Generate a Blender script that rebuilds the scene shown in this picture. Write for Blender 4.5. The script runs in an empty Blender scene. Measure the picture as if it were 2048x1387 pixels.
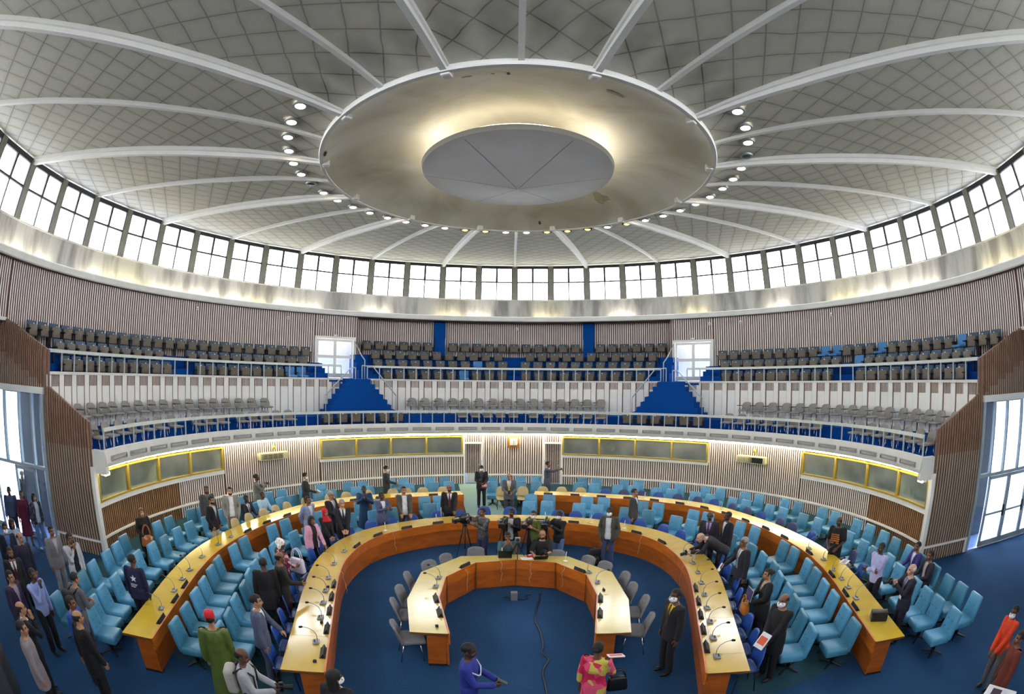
import bpy, bmesh, math, random
from mathutils import Vector, Matrix
random.seed(7)
SC = bpy.context.scene
COL = SC.collection
R = math.radians
PI = math.pi

# ------------------------------------------------------------------ materials
def lin(h):
    h = h.lstrip('#')
    v = [int(h[i:i+2], 16)/255 for i in (0, 2, 4)]
    return [x/12.92 if x <= .04045 else ((x+.055)/1.055)**2.4 for x in v]

MATS = {}
def mat(name, col, rough=.6, metal=0., var=.10, scale=8., bump=0., emit=None, estr=0., spec=.5, stretch=None, coat=0.):
    """procedural material: colour broken up by noise, optional bump"""
    if name in MATS: return MATS[name]
    m = bpy.data.materials.new(name); m.use_nodes = True
    nt = m.node_tree; N = nt.nodes; L = nt.links
    b = N['Principled BSDF']
    c = lin(col) if isinstance(col, str) else list(col)
    tc = N.new('ShaderNodeTexCoord')
    src = tc.outputs['Object']
    if stretch:
        mp = N.new('ShaderNodeMapping'); mp.inputs['Scale'].default_value = stretch
        L.new(src, mp.inputs['Vector']); src = mp.outputs['Vector']
    nz = N.new('ShaderNodeTexNoise'); nz.inputs['Scale'].default_value = scale
    nz.inputs['Detail'].default_value = 4
    L.new(src, nz.inputs['Vector'])
    rp = N.new('ShaderNodeValToRGB')
    rp.color_ramp.elements[0].position = .3; rp.color_ramp.elements[1].position = .7
    rp.color_ramp.elements[0].color = [max(0, x*(1-var)) for x in c]+[1]
    rp.color_ramp.elements[1].color = [min(1, x*(1+var)) for x in c]+[1]
    L.new(nz.outputs['Fac'], rp.inputs['Fac'])
    L.new(rp.outputs['Color'], b.inputs['Base Color'])
    b.inputs['Roughness'].default_value = rough
    b.inputs['Metallic'].default_value = metal
    b.inputs['Specular IOR Level'].default_value = spec
    if coat: b.inputs['Coat Weight'].default_value = coat; b.inputs['Coat Roughness'].default_value = .12
    if emit:
        b.inputs['Emission Color'].default_value = lin(emit)+[1]
        b.inputs['Emission Strength'].default_value = estr
    if bump:
        bp = N.new('ShaderNodeBump'); bp.inputs['Strength'].default_value = bump
        n2 = N.new('ShaderNodeTexNoise'); n2.inputs['Scale'].default_value = scale*6
        L.new(src, n2.inputs['Vector'])
        L.new(n2.outputs['Fac'], bp.inputs['Height']); L.new(bp.outputs['Normal'], b.inputs['Normal'])
    m.diffuse_color = c+[1]
    MATS[name] = m
    return m

class Nodes:
    """tiny helper for longer node trees"""
    def __init__(s, m):
        s.nt = m.node_tree; s.N = s.nt.nodes; s.L = s.nt.links
    def n(s, typ, **kw):
        x = s.N.new(typ)
        for k, v in kw.items(): setattr(x, k, v)
        return x
    def math(s, op, a, b=None, c=None):
        x = s.N.new('ShaderNodeMath'); x.operation = op
        for i, v in enumerate((a, b, c)):
            if v is None: continue
            if isinstance(v, (int, float)): x.inputs[i].default_value = v
            else: s.L.new(v, x.inputs[i])
        return x.outputs[0]
    def mix(s, f, a, b):
        x = s.N.new('ShaderNodeMix'); x.data_type = 'RGBA'
        for i, v in ((0, f), (6, a), (7, b)):
            if isinstance(v, (int, float)): x.inputs[i].default_value = v
            elif isinstance(v, (list, tuple)): x.inputs[i].default_value = list(v)+[1]*(4-len(v))
            else: s.L.new(v, x.inputs[i])
        return x.outputs[2]

# ------------------------------------------------------------------ mesh builder
def pol(r, a, z=0.):
    a = R(a); return (r*math.sin(a), r*math.cos(a), z)

class MB:
    def __init__(s): s.v = []; s.f = []; s.m = []
    def face(s, idx, m=0): s.f.append(tuple(idx)); s.m.append(m)
    def quad(s, a, b, c, d, m=0):
        i = len(s.v); s.v += [tuple(a), tuple(b), tuple(c), tuple(d)]; s.face((i, i+1, i+2, i+3), m)
    def poly(s, pts, m=0):
        i = len(s.v); s.v += [tuple(p) for p in pts]; s.face(range(i, i+len(pts)), m)
    def hexa(s, p, m=0, skip=()):
        """p: 8 corners, 0-3 bottom ccw, 4-7 top ccw"""
        i = len(s.v); s.v += [tuple(q) for q in p]
        F = [(3, 2, 1, 0), (4, 5, 6, 7), (0, 1, 5, 4), (1, 2, 6, 5), (2, 3, 7, 6), (3, 0, 4, 7)]
        for k, f in enumerate(F):
            if k in skip: continue
            s.face([i+q for q in f], m[k] if isinstance(m, (list, tuple)) else m)
    def box(s, c, d, m=0, rz=0., M=None, skip=()):
        x, y, z = [q/2 for q in d]
        P = [Vector(q) for q in [(-x, -y, -z), (x, -y, -z), (x, y, -z), (-x, y, -z), (-x, -y, z), (x, -y, z), (x, y, z), (-x, y, z)]]
        if M is None: M = Matrix.Rotation(rz, 4, 'Z')
        P = [(M @ q)+Vector(c) for q in P]
        s.hexa(P, m, skip)
    def rbox(s, c, d, bev=.02, seg=2, m=0, M=None, fn=None):
        """box with rounded edges, optional per-vertex shaping fn(co)->co in local coords"""
        bm = bmesh.new(); bmesh.ops.create_cube(bm, size=1)
        for q in bm.verts: q.co = Vector((q.co.x*d[0], q.co.y*d[1], q.co.z*d[2]))
        bmesh.ops.bevel(bm, geom=bm.edges[:], offset=bev, segments=seg, affect='EDGES', profile=.5)
        s.addbm(bm, m, (Matrix.Translation(c) @ (M if M is not None else Matrix.Identity(4))), fn)
    def addbm(s, bm, m=0, M=None, fn=None):
        i = len(s.v); bm.verts.index_update()
        for q in bm.verts:
            co = q.co.copy()
            if fn: co = Vector(fn(co))
            s.v.append(tuple(M @ co) if M is not None else tuple(co))
        for f in bm.faces: s.face([i+q.index for q in f.verts], m)
        bm.free()
    def add(s, o, M=None, mo=0, flip=False):
        i = len(s.v)
        s.v += [tuple(M @ Vector(q)) for q in o.v] if M is not None else o.v
        for f, k in zip(o.f, o.m):
            g = [i+q for q in f]; s.face(g[::-1] if flip else g, k+mo)
    def loft(s, rings, m=0, caps=True, closed=True):
        """rings: lists of equal length of points"""
        n = len(rings[0]); i = len(s.v)
        for r in rings: s.v += [tuple(q) for q in r]
        for a in range(len(rings)-1):
            for b in range(n if closed else n-1):
                c = (b+1) % n
                s.face((i+a*n+b, i+a*n+c, i+(a+1)*n+c, i+(a+1)*n+b), m)
        if caps:
            s.face([i+q for q in range(n)][::-1], m)
            s.face([i+(len(rings)-1)*n+q for q in range(n)], m)
    def tube(s, pts, rad, n=8, m=0, caps=True):
        pts = [Vector(p) for p in pts]
        if not isinstance(rad, (list, tuple)): rad = [rad]*len(pts)
        rings = []; up = None
        for k, p in enumerate(pts):
            t = (pts[min(k+1, len(pts)-1)]-pts[max(k-1, 0)])
            if t.length < 1e-9: t = Vector((0, 0, 1))
            t.normalize()
            if up is None:
                a = Vector((0, 0, 1)) if abs(t.z) < .9 else Vector((0, 1, 0))
            else: a = up
            x = a.cross(t)
            if x.length < 1e-6: x = Vector((1, 0, 0)).cross(t)
            x.normalize(); y = t.cross(x).normalized(); up = y
            rings.append([p+(x*math.cos(2*PI*j/n)+y*math.sin(2*PI*j/n))*rad[k] for j in range(n)])
        s.loft(rings, m, caps)
    def lathe(s, prof, n=24, m=0, c=(0, 0, 0), a0=0., a1=360., close=False):
        """prof: list of (r,z); full or partial turn, azimuth from +y to +x"""
        full = abs(a1-a0-360) < 1e-6
        k = n if full else n+1
        i = len(s.v)
        for (r, z) in prof:
            for j in range(k):
                p = pol(r, a0+(a1-a0)*j/n, z); s.v.append((p[0]+c[0], p[1]+c[1], p[2]+c[2]))
        P = len(prof)
        for a in range(P-1 if not close else P):
            b = (a+1) % P
            for j in range(n):
                j2 = (j+1) % k
                s.face((i+a*k+j, i+b*k+j, i+b*k+j2, i+a*k+j2), m[a] if isinstance(m, (list, tuple)) else m)
        if close and not full:
            s.face([i+a*k for a in range(P)], m if isinstance(m, int) else m[0])
            s.face([i+a*k+k-1 for a in range(P)][::-1], m if isinstance(m, int) else m[0])
    def arc(s, r0, r1, z0, z1, a0, a1, m=0, step=1.5):
        n = max(1, int(abs(a1-a0)/step+.99))
        s.lathe([(r0, z0), (r1, z0), (r1, z1), (r0, z1)], n, m, (0, 0, 0), a0, a1, close=True)
    def prism(s, poly, z0, z1, m=0, ms=None):
        """vertical prism over a ccw polygon"""
        n = len(poly); i = len(s.v)
        s.v += [(p[0], p[1], z0) for p in poly]+[(p[0], p[1], z1) for p in poly]
        s.face(range(i+n-1, i-1, -1), m); s.face(range(i+n, i+2*n), m)
        for j in range(n):
            k = (j+1) % n; s.face((i+j, i+k, i+n+k, i+n+j), m if ms is None else ms)
    def mesh(s, name, mats, smooth=False, clean=False):
        me = bpy.data.meshes.new(name)
        me.from_pydata(s.v, [], s.f)
        for x in mats: me.materials.append(x)
        if len(mats) > 1: me.polygons.foreach_set('material_index', s.m)
        if smooth:
            me.polygons.foreach_set('use_smooth', [True]*len(me.polygons))
            if isinstance(smooth, (int, float)) and smooth is not True:
                try: me.set_sharp_from_angle(angle=R(smooth))
                except Exception: pass
        me.update()
        bm = bmesh.new(); bm.from_mesh(me); bmesh.ops.recalc_face_normals(bm, faces=bm.faces[:]); bm.to_mesh(me); bm.free()
        return me
    def build(s, name, mats, parent=None, smooth=False, loc=None):
        if not isinstance(mats, (list, tuple)): mats = [mats]
        return link(name, s.mesh(name, mats, smooth), parent, loc)

def link(name, me, parent=None, loc=None):
    o = bpy.data.objects.new(name, me); COL.objects.link(o)
    if parent is not None: o.parent = parent
    if loc is not None: o.location = loc
    return o
def tag(o, label=None, cat=None, group=None, kind=None):
    if label: o['label'] = label
    if cat: o['category'] = cat
    if group: o['group'] = group
    if kind: o['kind'] = kind
    return o
def thing(name, label, cat, loc=(0, 0, 0), rz=0., group=None):
    o = bpy.data.objects.new(name, None); COL.objects.link(o)
    o.empty_display_size = .1; o.location = loc; o.rotation_euler = (0, 0, rz)
    return tag(o, label, cat, group)
def copy_tree(o, parent=None):
    c = o.copy(); COL.objects.link(c)
    if parent is not None: c.parent = parent
    for ch in o.children: copy_tree(ch, c)
    return c
def struct(name, mb, mats, parent=None, smooth=False):
    o = mb.build(name, mats, parent, smooth)
    if parent is None: tag(o, kind='structure')
    return o

ONES = 'first second third fourth fifth sixth seventh eighth ninth tenth eleventh twelfth thirteenth fourteenth fifteenth sixteenth seventeenth eighteenth nineteenth twentieth twenty-first twenty-second twenty-third twenty-fourth twenty-fifth twenty-sixth twenty-seventh twenty-eighth twenty-ninth thirtieth'.split()
def nth(k): return ONES[k]

# ------------------------------------------------------------------ camera (a 16 mm style fisheye held in the gallery opposite)
EYE = Vector((-.1083, -12.108, 5.4))
def add_camera():
    yaw, pit, rol = -.00058, .05557, .00915
    f = Vector((math.sin(yaw)*math.cos(pit), math.cos(yaw)*math.cos(pit), math.sin(pit)))
    r = Vector((math.cos(yaw), -math.sin(yaw), 0)); u = r.cross(f)
    r2 = r*math.cos(rol)+u*math.sin(rol); u2 = -r*math.sin(rol)+u*math.cos(rol)
    cd = bpy.data.cameras.new('camera'); cam = bpy.data.objects.new('camera', cd); COL.objects.link(cam)
    M = Matrix((r2, u2, -f)).transposed().to_4x4(); M.translation = EYE
    cam.matrix_world = M
    cd.type = 'PANO'; cd.sensor_width = 36; cd.sensor_fit = 'HORIZONTAL'; cd.clip_end = 500
    cd.panorama_type = 'FISHEYE_EQUISOLID'
    cd.fisheye_lens = 984.816/2048*36
    cd.fisheye_fov = PI*1.2
    SC.camera = cam
add_camera()

# ------------------------------------------------------------------ shared materials
M_slat = mat('slat_front_paint', '#e4dad1', .55, var=.06, scale=3)
M_slat_side = mat('slat_side_wood', '#7d675a', .6, var=.15, scale=5)
M_gap = mat('slat_backing_brown', '#7a5b4c', .7, var=.15, scale=4)
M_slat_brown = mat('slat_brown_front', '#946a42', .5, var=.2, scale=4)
M_slat_wing = mat('slat_wing_paint', '#a8937f', .55, var=.08, scale=3)
M_slat_unlit = mat('slat_unlit_wood', '#8d6a52', .55, var=.2, scale=4)  # unlit upper slats of the end walls, shade put into a darker colour
M_plaster = mat('white_plaster', '#d9d8d2', .7, var=.05, scale=2)
M_white = mat('white_paint', '#e9e8e4', .5, var=.03, scale=3)
M_steel = mat('painted_steel', '#a9b4ba', .4, .3, var=.06)
M_chrome = mat('chrome', '#d5d8da', .18, 1., var=.03)
M_black = mat('black_plastic', '#141417', .45, var=.2)
M_dark = mat('dark_metal', '#1f2124', .5, .3, var=.2)
M_grey = mat('grey_plastic', '#75767a', .5, var=.1)
M_gold = mat('brass_frame', '#a8913c', .35, .35, var=.1, scale=3)
# ------------------------------------------------------------------ people: continuous bodies grown from joint chains, clothes over them
def skin_mat(name, col): return mat('skin_'+name, col, .5, var=.06, scale=14)
SKIN = {'dark': skin_mat('dark', '#5f3d2d'), 'deep': skin_mat('deep', '#4a3024'), 'brown': skin_mat('brown', '#7f543c'), 'tan': skin_mat('tan', '#aa7b5c'), 'fair': skin_mat('fair', '#c99a80')}
M_eye = mat('eye_white', '#e8e4dc', .3); M_lip = mat('lips', '#6d3a34', .5); M_hairb = mat('black_hair', '#15110f', .7, var=.3, scale=40, bump=.3)
M_hairg = mat('grey_hair', '#8d8a86', .7, var=.2, scale=40); M_hairw = mat('white_hair', '#d5d2cc', .7, var=.1, scale=40); M_hairn = mat('brown_hair', '#6a4526', .6, var=.3, scale=30)
M_mask = mat('white_face_mask', '#e9edf0', .8, var=.03); M_shoe = mat('black_shoe_leather', '#121112', .35, var=.2); M_wshoe = mat('white_shoe', '#d9d9d6', .5)

def remesh(mb, vox, smooth=4, name='tmp'):
    me = mb.mesh(name, [])
    o = bpy.data.objects.new(name, me); COL.objects.link(o)
    r = o.modifiers.new('r', 'REMESH'); r.mode = 'VOXEL'; r.voxel_size = vox
    if smooth:
        s = o.modifiers.new('s', 'SMOOTH'); s.factor = .5; s.iterations = smooth
    dg = bpy.context.evaluated_depsgraph_get(); ev = o.evaluated_get(dg)
    m2 = ev.to_mesh()
    out = MB(); out.v = [tuple(v.co) for v in m2.vertices]; out.f = [tuple(p.vertices) for p in m2.polygons]; out.m = [0]*len(out.f)
    ev.to_mesh_clear(); bpy.data.objects.remove(o); bpy.data.meshes.remove(me)
    return out
def ball(m, c, r, seg=14):
    r = r if isinstance(r, (list, tuple)) else (r, r, r)
    bm = bmesh.new(); bmesh.ops.create_uvsphere(bm, u_segments=seg, v_segments=seg*2//3, radius=1)
    m.addbm(bm, 0, Matrix.Translation(c) @ Matrix.Diagonal((r[0], r[1], r[2], 1)))
def limb(m, pts, rad, n=10):
    m.tube(pts, rad, n)
    for p, r in zip(pts, rad): ball(m, p, r*.99, 10)

_head = None
def head_mesh():
    """head about its centre, looking along -y; slot 0 skin, 1 eye, 2 hair/brow, 3 lips"""
    global _head
    if _head: return _head
    m = MB()
    ball(m, (0, .012, .03), (.076, .098, .088), 18); ball(m, (0, -.02, -.045), (.06, .07, .07), 16)
    ball(m, (0, -.035, -.088), (.038, .045, .03), 12)
    ball(m, (0, -.075, .012), (.055, .02, .014), 10)
    m.tube([(0, -.083, .01), (0, -.104, -.022), (0, -.106, -.032)], [.009, .014, .012], 8); ball(m, (0, -.1, -.034), (.019, .014, .011), 8)
    for s in (-1, 1):
        ball(m, (s*.078, .012, -.008), (.012, .022, .034), 10); ball(m, (s*.045, -.062, -.03), (.022, .02, .022), 8)
    ball(m, (0, -.083, -.062), (.026, .016, .008), 8); ball(m, (0, -.08, -.074), (.022, .016, .008), 8)
    h = remesh(m, .0075, 2)
    for k, f in enumerate(h.f):
        c = sum((Vector(h.v[i]) for i in f), Vector())/len(f)
        if abs(c.x) < .026 and -.078 < c.z < -.057 and c.y < -.072: h.m[k] = 3
        elif .013 < abs(c.x) < .052 and .018 < c.z < .032 and c.y < -.06: h.m[k] = 2
    for s in (-1, 1):
        e = MB(); ball(e, (s*.031, -.079, .0), (.013, .008, .008), 8); e.m = [1]*len(e.f); h.add(e)
        e = MB(); ball(e, (s*.031, -.0855, .0), (.0058, .003, .006), 6); e.m = [2]*len(e.f); h.add(e)
    _head = h
    return h
_hands = {}
def hand_mesh(kind):
    """wrist at origin, fingers along +z, palm facing -y, thumb on the +x side"""
    if kind in _hands: return _hands[kind]
    curl = {'relax': 18, 'grip': 52, 'flat': 5}[kind]
    m = MB()
    m.rbox((0, 0, .045), (.078, .026, .088), .011, 2); limb(m, [(0, 0, -.02), (0, 0, .02)], [.024, .026], 8)
    for i, (x, L) in enumerate(((.029, .070), (.0095, .080), (-.0105, .074), (-.030, .057))):
        p = Vector((x, 0, .085)); a = R(curl*.5); pts = [p-Vector((0, 0, .02)), p]
        for f in (.45, .32, .25):
            d = Vector((x*.9*(.9 if kind != 'grip' else .2), -math.sin(a), math.cos(a))); d.normalize(); p = p+d*L*f; pts.append(p); a += R(curl)
        limb(m, pts, [.0095, .0095, .009, .0082, .0072], 7)
    a = R(curl*.4)
    limb(m, [(.028, -.004, .015), (.05, -.014, .04), (.062, -.03 if kind == 'grip' else -.02, .066), (.06 if kind != 'grip' else .05, -.045 if kind == 'grip' else -.026, .088)], [.014, .012, .010, .0085], 7)
    _hands[kind] = remesh(m, .0056, 1)
    return _hands[kind]
def ik(a, b, l1, l2, pole):
    d = b-a; L = min(d.length, (l1+l2)*.995); d.normalize()
    x = (l1*l1-l2*l2+L*L)/(2*L); h = math.sqrt(max(0, l1*l1-x*x))
    p = pole-d*pole.dot(d); p.normalize()
    return a+d*x+p*h, a+d*L

# wrist targets (right, left) in body space: x to the person's left, -y forwards, z up, for a 1.75 m figure
POSES = {
    'stand': ((-.25, -.02, .80), (.25, -.02, .80)), 'clasp': ((-.07, -.25, .93), (.07, -.25, .93)), 'behind': ((-.12, .20, .93), (.12, .20, .93)),
    'phone': ((-.07, -.34, 1.40), (.07, -.34, 1.38)), 'raise': ((-.02, -.50, 1.44), (.25, -.02, .80)), 'hold': ((-.16, -.34, 1.08), (.25, -.02, .80)),
    'hold2': ((-.10, -.33, 1.10), (.11, -.33, 1.08)), 'fold': ((.12, -.24, 1.19), (-.12, -.21, 1.16)), 'chair': ((-.14, -.42, .84), (.14, -.42, .84)), 'chair1': ((-.25, -.02, .80), (.16, -.42, .84)),
    'camera': ((-.12, -.42, 1.46), (.10, -.36, 1.36)), 'pocket': ((-.21, -.07, .90), (.21, -.07, .90)), 'bag': ((-.20, -.25, 1.08), (.26, -.06, .86)), 'mouth': ((-.04, -.17, 1.44), (.25, -.02, .80)),
    'clap': ((-.06, -.36, 1.30), (.06, -.36, 1.30)), 'sit': ((-.13, -.36, .70), (.13, -.36, .70)), 'chin': ((-.06, -.26, 1.05), (.06, -.26, 1.05)), 'desk': ((-.22, -.42, .80), (.10, -.42, .80)),
    'bend': ((-.10, -.78, .92), (.10, -.78, .92)), 'walk': ((-.24, -.12, .84), (.24, .10, .84)), 'belt': ((-.14, -.22, 1.02), (.14, -.22, 1.0)),
}
def skeleton(H, pose, sit=False, lean=0., female=False, stride=0.):
    s = H/1.75; S = {}
    hz = .50 if sit else .93*s
    hip = Vector((0, .02, hz)); S['hip'] = hip; S['lean'] = lean
    T = Matrix.Translation(hip) @ Matrix.Rotation(R(lean), 4, 'X')
    up = lambda x, y, z: T @ Vector((x*s, y*s, z*s))
    S['up'] = up; S['T'] = T
    S['neck'] = up(0, .0, .56); S['head'] = up(0, -.02, .703) if lean < 30 else up(0, -.06, .69)
    sw = .165 if female else .19
    for side, sx in (('r', -1), ('l', 1)):
        S['sh'+side] = up(sx*sw, .005, .50)
        tgt = POSES[pose][0 if sx < 0 else 1]; tgt = Vector(tgt)*s if not sit else Vector(tgt)
        pole = Vector((sx*.6, .5, -.9))
        if pose in ('phone', 'clap', 'raise', 'mouth', 'camera', 'chin'): pole = Vector((sx*.7, .1, -1))
        S['el'+side], S['wr'+side] = ik(S['sh'+side], tgt, .30*s, .27*s, pole)
        hx = sx*.095*s
        S['hp'+side] = Vector((hx, hip.y, hz-.02))
        if sit:
            S['kn'+side] = Vector((hx*1.25, -.42, .50)); S['an'+side] = Vector((hx*1.2, -.40, .09))
        else:
            st = stride*sx
            S['kn'+side] = Vector((hx*1.1, -.02-st*.5, .50*s)); S['an'+side] = Vector((hx*1.15, .02-st, .085*s))
    S['s'] = s; S['sit'] = sit; S['female'] = female
    return S
TORSO = [(-.10, .150, .098), (0, .165, .108), (.12, .146, .10), (.26, .152, .108), (.38, .172, .112), (.47, .165, .095), (.535, .10, .07), (.56, .06, .055)]
TORSOF = [(-.10, .160, .105), (0, .172, .112), (.14, .130, .092), (.26, .138, .10), (.36, .152, .122), (.46, .145, .09), (.525, .09, .065), (.56, .052, .05)]
def torso(m, S, grow=0., z0=-.1, z1=.56, belly=0.):
    rings = []; s = S['s']
    T = TORSOF if S['female'] else TORSO
    zs = [t[0] for t in T if z0 < t[0] < z1]; zs = [z0]+zs+[z1]
    def at(z):
        if z <= T[0][0]: return T[0][1], T[0][2]
        for a, b in zip(T, T[1:]):
            if z <= b[0]:
                f = (z-a[0])/(b[0]-a[0]); return a[1]+(b[1]-a[1])*f, a[2]+(b[2]-a[2])*f
        return T[-1][1], T[-1][2]
    for z in zs:
        rx, ry = at(z); rx += grow; ry += grow
        bl = belly*math.exp(-((z-.1)/.14)**2)
        rings.append([S['up'](rx*math.cos(2*PI*k/20), ry*math.sin(2*PI*k/20)-(bl if math.sin(2*PI*k/20) < 0 else 0), z) for k in range(20)])
    m.loft(rings)
def arms(m, S, grow=0., upto=1.0, r0=.058, r1=.044, r2=.03, flare=0.):
    s = S['s']
    for q in 'rl':
        a, e, w = S['sh'+q], S['el'+q], S['wr'+q]
        inn = a.lerp(S['up'](0, 0, .46), .35)
        if upto >= 1: limb(m, [inn, a, e, w], [(r0+grow)*s, (r0+grow)*s, (r1+grow)*s, (r2+grow+flare)*s])
        elif upto > .5: limb(m, [inn, a, e, e.lerp(w, (upto-.5)*2)], [(r0+grow)*s, (r0+grow)*s, (r1+grow)*s, (r1+grow-.003)*s])
        else: limb(m, [inn, a, a.lerp(e, upto*2)], [(r0+grow)*s, (r0+grow)*s, (r1+grow+.006+flare)*s])
def legs(m, S, grow=0., z1=None, flare=0.):
    s = S['s']
    for q in 'rl':
        h, k, a = S['hp'+q], S['kn'+q], S['an'+q]
        end = a if z1 is None else k.lerp(a, z1)
        limb(m, [h+Vector((0, 0, .03)), h.lerp(k, .45), k, k.lerp(end, .45), end], [(.085+grow)*s, (.077+grow)*s, (.056+grow)*s, (.051+grow+flare*.5)*s, (.036+grow+flare)*s])
def cut(o, test):
    """drop the faces whose centre passes test"""
    keep = []
    for f in o.f:
        c = sum((Vector(o.v[i]) for i in f), Vector())/len(f)
        if not test(c): keep.append(f)
    used = {}; v = []; F = []
    for f in keep:
        g = []
        for i in f:
            if i not in used: used[i] = len(v); v.append(o.v[i])
            g.append(used[i])
        F.append(tuple(g))
    r = MB(); r.v = v; r.f = F; r.m = [0]*len(F)
    return r
CLOTH = {}
def cloth(col, rough=.8, kind='cloth', **kw):
    key = '%s_%s' % (kind, col.lstrip('#'))
    return mat(key, col, rough, var=kw.pop('var', .12), scale=kw.pop('scale', 9), bump=.12, **kw)
def pattern(name, a, b, c=None, scale=9.):
    if name in MATS: return MATS[name]
    m = bpy.data.materials.new(name); m.use_nodes = True; g = Nodes(m); bs = g.N['Principled BSDF']
    tc = g.n('ShaderNodeTexCoord').outputs['Object']
    v = g.n('ShaderNodeTexVoronoi'); v.inputs['Scale'].default_value = scale; g.L.new(tc, v.inputs['Vector'])
    sp = g.n('ShaderNodeSeparateColor'); g.L.new(v.outputs['Color'], sp.inputs[0])
    x = g.mix(g.math('GREATER_THAN', sp.outputs[0], .55), lin(a), lin(b))
    if c: x = g.mix(g.math('GREATER_THAN', sp.outputs[1], .78), x, lin(c))
    g.L.new(x, bs.inputs['Base Color']); bs.inputs['Roughness'].default_value = .7
    MATS[name] = m; return m

PEOPLE = {}
BODYCACHE = {}
def person(label, loc, face, H=1.75, skin='dark', hair='short', pose='stand', top='suit', c=('#1b1c22', '#e8e8e8', None, '#1b1c22'), sit=False, lean=0., female=False, look=0., nod=0., mask=False, hands='relax', stride=0., extra=(), shoe=None, belly=0., mdot=None, group=None):
    """top: suit | shirt | tee | dress | robe | coat; c = (outer, shirt, tie, trousers)"""
    S = skeleton(H, pose, sit, lean, female, stride); s = S['s']
    dx, dy = EYE.x-loc[0], EYE.y-loc[1]
    rz_ = math.atan2(dx, -dy)+R(face)
    m = MB(); torso(m, S); arms(m, S); legs(m, S)
    limb(m, [S['up'](0, .005, .47), S['neck'], S['head']+(S['neck']-S['head'])*.35], [.062*s, .056*s, .052*s])
    for q in 'rl': limb(m, [S['an'+q], S['an'+q]+Vector((0, -.04, -.045*s)), S['an'+q]+Vector((0, -.15, -.06*s))], [.036*s, .036*s, .024*s])
    b = remesh(m, .017, 3)
    HM = Matrix.Translation(S['head']) @ Matrix.Rotation(R(look), 4, 'Z') @ Matrix.Rotation(R(nod+lean*.35), 4, 'X') @ Matrix.Scale(s*1.02, 4)
    b.add(head_mesh(), HM)
    hm = hand_mesh(hands); S['hand'] = {}
    for q, sx in (('r', -1), ('l', 1)):
        d = (S['wr'+q]-S['el'+q]).normalized()
        n = Vector((-sx, 0, 0)) if pose not in ('chair', 'desk', 'bend', 'sit', 'chair1') else Vector((0, 0, -1))
        if pose == 'chair1' and q == 'r': n = Vector((-sx, 0, 0))
        if pose in ('clasp', 'fold', 'belt', 'behind', 'chin'): n = Vector((0, 1, 0)) if pose != 'chin' else Vector((-sx*.7, .7, 0))
        y = -(n-d*n.dot(d)).normalized(); x = y.cross(d)
        flip = sx > 0
        if flip: x = -x
        M = Matrix((x, y, d)).transposed().to_4x4(); M.translation = S['wr'+q]
        b.add(hm, M @ Matrix.Scale(s*1.03, 4), flip=flip)
        S['hand'][q] = S['wr'+q]+d*.085*s
    o = b.build('person', [SKIN[skin], M_eye, M_hairb, M_lip], None, True, (loc[0], loc[1], loc[2] if len(loc) > 2 else 0)); o.rotation_euler = (0, 0, rz_)
    tag(o, label, 'person', group)
    # --- clothes
    outer, shirt, tie, trou = c
    def wear(name, mb, m, smooth=True): return mb.build(name, m, o, smooth)
    inv = S['T'].inverted()
    tz = lambda p: (inv @ p)/s              # torso space
    mo = outer if not isinstance(outer, str) else cloth(outer)
    if trou is not None and top not in ('robe', 'dress'):
        t = MB(); torso(t, S, .012, -.1, .12); legs(t, S, .017, None, .012); t = remesh(t, .017, 3)
        wear('trousers', cut(t, lambda p: p.z < .055*s), cloth(trou) if isinstance(trou, str) else trou)
    sm = MB()
    for q in 'rl':
        a = S['an'+q]; sh = MB(); ball(sh, (a.x, a.y-.055, a.z-.04*s), (.046*s, .125*s, .042*s), 12); ball(sh, (a.x, a.y+.01, a.z-.01), (.043*s, .05*s, .055*s), 10)
        if top == 'dress' and not mdot: pass
        sh = cut(sh, lambda p: p.z < .004); wear('shoe', sh, shoe or M_shoe)
    if top in ('suit', 'coat', 'open'):
        j = MB(); hem = -.16 if top == 'suit' else (-.12 if top == 'open' else -.32)
        torso(j, S, .03, -.10, .535, belly); arms(j, S, .018, 1.0, r2=.034)
        if not sit:
            rings = []
            for z in (.10, -.02, hem):
                g = .03+.012*(z < 0); rings.append([S['up']((.165+g)*math.cos(2*PI*k/18), (.108+g)*math.sin(2*PI*k/18)-(belly*.6 if math.sin(2*PI*k/18) < 0 else 0), z) for k in range(18)])
            j.loft(rings)
        j = remesh(j, .0165, 3)
        if top == 'open': w = lambda z: .075+.02*(.5-z)
        elif top == 'coat': w = lambda z: .075*max(0, (z-.30)/.24)
        else: w = lambda z: .085*max(0, (z-.16)/.38)
        if shirt is not None:
            j = cut(j, lambda p: (lambda t: t.y < -.02 and abs(t.x) < w(t.z) and t.z < .60)(tz(p)))
            q = MB(); torso(q, S, .014, -.08, .53, belly); limb(q, [S['up'](0, .0, .49), S['up'](0, 0, .565)], [.066*s, .060*s]); q = remesh(q, .0165, 2)
            wear('shirt', cut(q, lambda p: tz(p).z > .585), cloth(shirt))
            if tie:
                tm = MB(); T = TORSOF if female else TORSO
                for (za, wa, ya), (zb, wb, yb) in (((.545, .022, .078), (.51, .016, .092)), ((.51, .016, .092), (.40, .028, .132)), ((.40, .028, .132), (.2, .036, .131+belly*.7)), ((.2, .036, .131+belly*.7), (.06, .038, .124+belly))):
                    P = [S['up'](-wa, -ya, za), S['up'](wa, -ya, za), S['up'](wb, -yb, zb), S['up'](-wb, -yb, zb)]
                    Q = [p+(S['T'].to_3x3() @ Vector((0, -.006, 0))) for p in P]
                    tm.hexa(P+Q)
                wear('tie', tm, cloth(tie, .5), False)
        wear('jacket' if top != 'coat' else 'coat', j, mo)
    elif top in ('shirt', 'tee', 'pullover'):
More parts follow.
